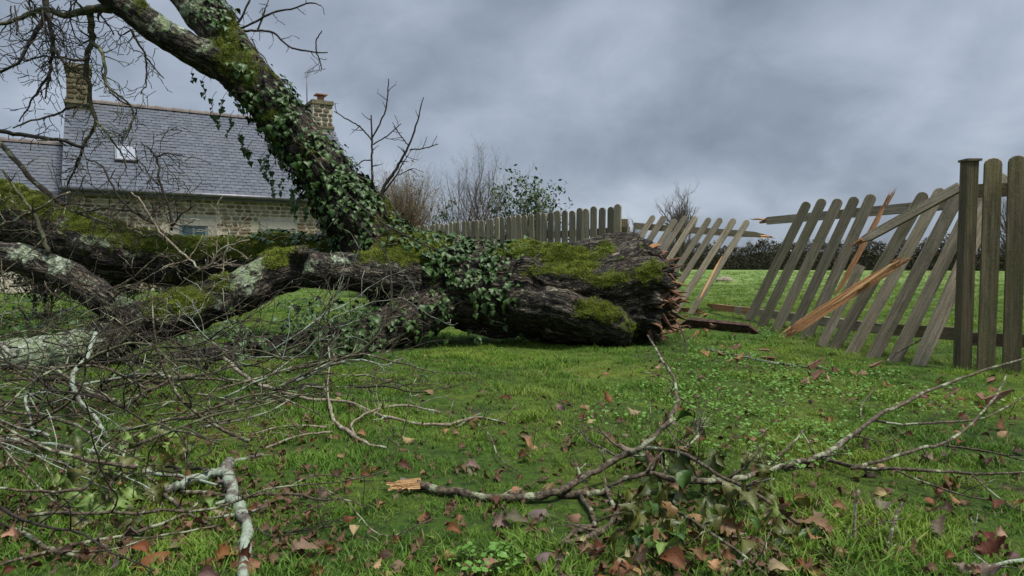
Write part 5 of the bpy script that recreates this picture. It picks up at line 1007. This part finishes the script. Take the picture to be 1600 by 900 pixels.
    for _ in range(3600):
        u = r.random(); 
        if u < .3: x, y = 420 + 1180 * r.random(), 560 + 340 * r.random() ** 1.3
        elif u < .84: x, y = -60 + 560 * r.random() ** 1.1, 545 + 340 * r.random() ** 1.4
        elif u < .92: x, y = 930 + 380 * r.random(), 760 + 160 * r.random()
        else: x, y = 1010 + 300 * r.random(), 500 + 90 * r.random()
        m = DM[r.integers(6)]; M = leafM(G(x, y, .004 + .012 * r.random()), unit([(r.random() - .5) * 1.4, (r.random() - .5) * 1.4, .8]), (r.random() - .5, r.random() - .5, 0), .2 + .38 * r.random()); rest.add([M @ v.co for v in m.vertices], [tuple(q.vertices) for q in m.polygons])
    o = build('leaf_litter', rest, M_DEAD, kind='stuff', color=(.12, .068, .036))
make_dead()
# low weeds: small round leaves in patches
def make_weeds():
    r = np.random.default_rng(9); mb = MB()
    for (cx, cy, rx, ry, n) in ((1150, 600, 150, 45, 800), (1120, 545, 70, 18, 300), (1300, 590, 120, 30, 500), (1150, 640, 260, 60, 700), (760, 870, 60, 25, 110), (1250, 690, 90, 40, 200), (1210, 520, 30, 12, 200), (1480, 620, 120, 25, 250)):
        for _ in range(n):
            a, q = r.random() * 2 * PI, math.sqrt(r.random()); p = np.array(G(cx + rx * q * math.cos(a), cy + ry * q * math.sin(a), .018 + .03 * r.random())); s = .0035 + .0065 * r.random(); nn = Vector(unit([(r.random() - .5), (r.random() - .5), .9])); M = leafM(p, nn, (r.random() - .5, r.random() - .5, 0), s)
            mb.add([M @ Vector((math.cos(t) * (1 - .12 * (k % 2)), math.sin(t), .15 * (k % 2))) for k, t in enumerate(np.arange(6) * PI / 3)] + [M @ Vector((0, 0, -.1))], [(k, (k + 1) % 6, 6) for k in range(6)])
    build('clover', mb, m_leaf('clover_leaf', (.04, .115, .010), (.10, .20, .028), .45), kind='stuff')
make_weeds()
# ------------------------------------------------------------------ background trees, shrubs, hedge
def bare_tree(name, label, px, py0, D, h, n, seed, mat, spread=.5, lvl=3, r0=.05, trunks=1, leafm=None, nl=0, ls=.05, br=.55):
    r = np.random.default_rng(seed); g = P(px, py0, D); z = float(H(g.x, D)); t = thing(name, label, 'tree' if h > 2.5 else 'bush', (g.x, D, z)); tr = MB(); cr = MB(); tips = []
    for k in range(trunks):
        o = np.array([g.x + (r.random() - .5) * .3 * (trunks > 1), D + (r.random() - .5) * .3 * (trunks > 1), z]); p = [o]; d = unit([(r.random() - .5) * .3, (r.random() - .5) * .3, 1])
        for _ in range(5): d = unit(d + (r.random(3) - .5) * .25); p.append(p[-1] + d * h * .09)
        tube(tr, p, np.linspace(r0, r0 * .75, 6), 8, r, .1)
        for _ in range(n): grow(cr, p[r.integers(2, 6)], unit([(r.random() - .5) * 2 * spread, (r.random() - .5) * 2 * spread, 1]), h * (.4 + .25 * r.random()), r0 * .55, lvl, r, .25, -.25, False, br, 0, (0, 0, .4), 5, tips)
    build('trunk', tr, mat, t); build('crown', cr, mat, t, kind='stuff')
    if leafm:
        lf = MB()
        for _ in range(nl):
            q, d = tips[r.integers(len(tips))]; q = q + (r.random(3) - .5) * .28 * h * .35; M = leafM(q, unit(r.random(3) - .5 + np.array([0, -.2, .3])), r.random(3) - .5, ls * (.6 + .8 * r.random())); lf.add([M @ Vector(v) for v in ((0, -1, 0), (.45, -.1, .1), (0, 1, 0), (-.45, -.1, .1))], [(0, 1, 2, 3)])
        build('foliage', lf, leafm, t, smooth=False, kind='stuff')
    return t
M_BG = m_twig('distant_twig_bark', (.055, .043, .035), (.12, .095, .075), (.16, .15, .11), .6)
M_BG2 = m_twig('brown_twig_bark', (.085, .06, .035), (.17, .125, .075), (.17, .16, .08), .55)
bare_tree('brown_bush', 'dense brown bare bush left of the fence behind the leaning limb', 640, 412, 15, 2.5, 26, 1, M_BG2, .9, 3, .03, 3, m_leaf('brown_leaf', (.09, .06, .025), (.14, .12, .04), .8), 900, .03, .45)
bare_tree('brown_bush', 'second brown bush, lower and nearer the far end of the fence', 600, 412, 17, 2.7, 22, 7, M_BG2, .8, 3, .03, 3, None, 0, .03, .45)
bare_tree('bare_tree', 'bare thin tree with open spreading twigs behind the picket fence', 722, 412, 17, 3.1, 9, 2, M_BG, .8, 3, .035, 2, br=.4)
bare_tree('bare_tree', 'bare bushy tree between the open tree and the green shrub', 765, 412, 18, 3.3, 9, 3, M_BG, .6, 3, .035, 2, br=.42)
bare_tree('green_shrub', 'dark evergreen shrub rising behind the picket fence tops', 822, 412, 15, 2.3, 16, 4, M_BG, .8, 2, .03, 2, M_HOLLY, 2600, .05, .5)
bare_tree('small_conifer', 'small blue green conifer at the left end of the fence', 686, 412, 14, 1.75, 6, 6, M_BG, .15, 1, .03, 1, M_HOLLY, 500, .035)
bare_tree('bare_tree', 'small round bare tree standing over the hedge beyond the fence gap', 1066, 412, 46, 4.9, 16, 5, M_BG, .55, 3, .14, 1, br=.5)
bare_tree('bare_tree', 'faint bare bush low on the horizon left of the round bare tree', 990, 412, 48, 3.6, 10, 8, M_BG, .8, 3, .1, 2, br=.45)
bare_tree('bare_tree', 'bare twiggy tree seen between the pickets at the right edge', 1578, 412, 24, 3.2, 14, 9, M_BG, .7, 3, .05, 2, br=.5)
for x, D, h, sd in ((-60, 8.2, 1.0, 31), (60, 8.6, 1.05, 32), (185, 8.8, .85, 33), (290, 9.0, .62, 34)):
    bare_tree('bramble_bush', {31: 'dark leafy bramble at the left edge behind the limbs', 32: 'dark leafy bramble behind the fork of the lichened limb', 33: 'low bramble under the long mossy limb left of the small lawn gap', 34: 'smallest bramble beside the lawn gap under the mossy limb'}[sd], x, 412, D, h, 22, sd, M_TWIGD, 1.3, 1, .012, 6, m_leaf('bramble_leaf', (.008, .018, .004), (.045, .055, .015), .6), 2600, .028, .5)
def make_hedge():
    r = np.random.default_rng(15); a = P(880, 412, 66); b = P(1830, 412, 46); mb = MB(); core = MB(); N = 48000
    t = thing('hedgerow', 'long dark overgrown hedge along the far side of the field', 'hedge', (a.x, a.y, float(H(a.x, a.y))))
    s = r.random(N); nx = a.x + (b.x - a.x) * s; ny = a.y + (b.y - a.y) * s
    hh = np.array([2.05 + 1.1 * mn.noise(Vector((q * .35, 0, 0))) + .9 * mn.noise(Vector((q * 1.3, 5, 0))) + .5 * mn.noise(Vector((q * 4, 9, 0))) for q in nx])
    for i in range(N):
        v = r.random() ** .75; z = hh[i] * v * (1.0 + .12 * r.random()); off = (r.random() - .5) * 1.6 * (1 - .6 * v * v) - .2; p = (nx[i], ny[i] + off, float(H(nx[i], ny[i])) + z); sz = .04 + .07 * r.random()
        M = leafM(p, unit([r.random() - .5, -.4, r.random() - .4]), r.random(3) - .5, sz); mb.add([M @ Vector(q) for q in ((0, -1, 0), (.5, 0, .15), (0, 1, 0), (-.5, 0, .1))], [(0, 1, 2, 3)])
    K = 90; V = []
    for k in range(K + 1):
        q = k / K; x = a.x + (b.x - a.x) * q; y = a.y + (b.y - a.y) * q; h = 1.35 + .9 * mn.noise(Vector((x * .35, 0, 0))) + .5 * mn.noise(Vector((x * 1.3, 5, 0))); z = float(H(x, y))
        V += [(x, y - .55, z - .1), (x, y - .45 + .2 * r.random(), z + h * .7), (x, y, z + h), (x, y + .5, z + h * .7), (x, y + .55, z - .1)]
    core.v = V; core.f = [(k * 5 + i, (k + 1) * 5 + i, (k + 1) * 5 + i + 1, k * 5 + i + 1) for k in range(K) for i in range(4)]
    build('core', core, m_simple('hedge_core', (.018, .018, .010), (.045, .040, .022), 3, .9, .05, 8, coords='geo'), t); build('foliage', mb, M_HEDGE, t, smooth=False, kind='stuff')
    tw = MB()
    for _ in range(420):
        q = r.random(); x = a.x + (b.x - a.x) * q; y = a.y + (b.y - a.y) * q; h = 1.5 + .9 * mn.noise(Vector((x * .35, 0, 0))); grow(tw, (x, y, h), ((r.random() - .5), 0, 1), .7 + 1.0 * r.random() ** 2, .012, 1, r, .25, -.2, False, .45, 0, None, 3)
    build('twigs', tw, M_BG, t, kind='stuff')
make_hedge()
print('objects', len(bpy.data.objects))
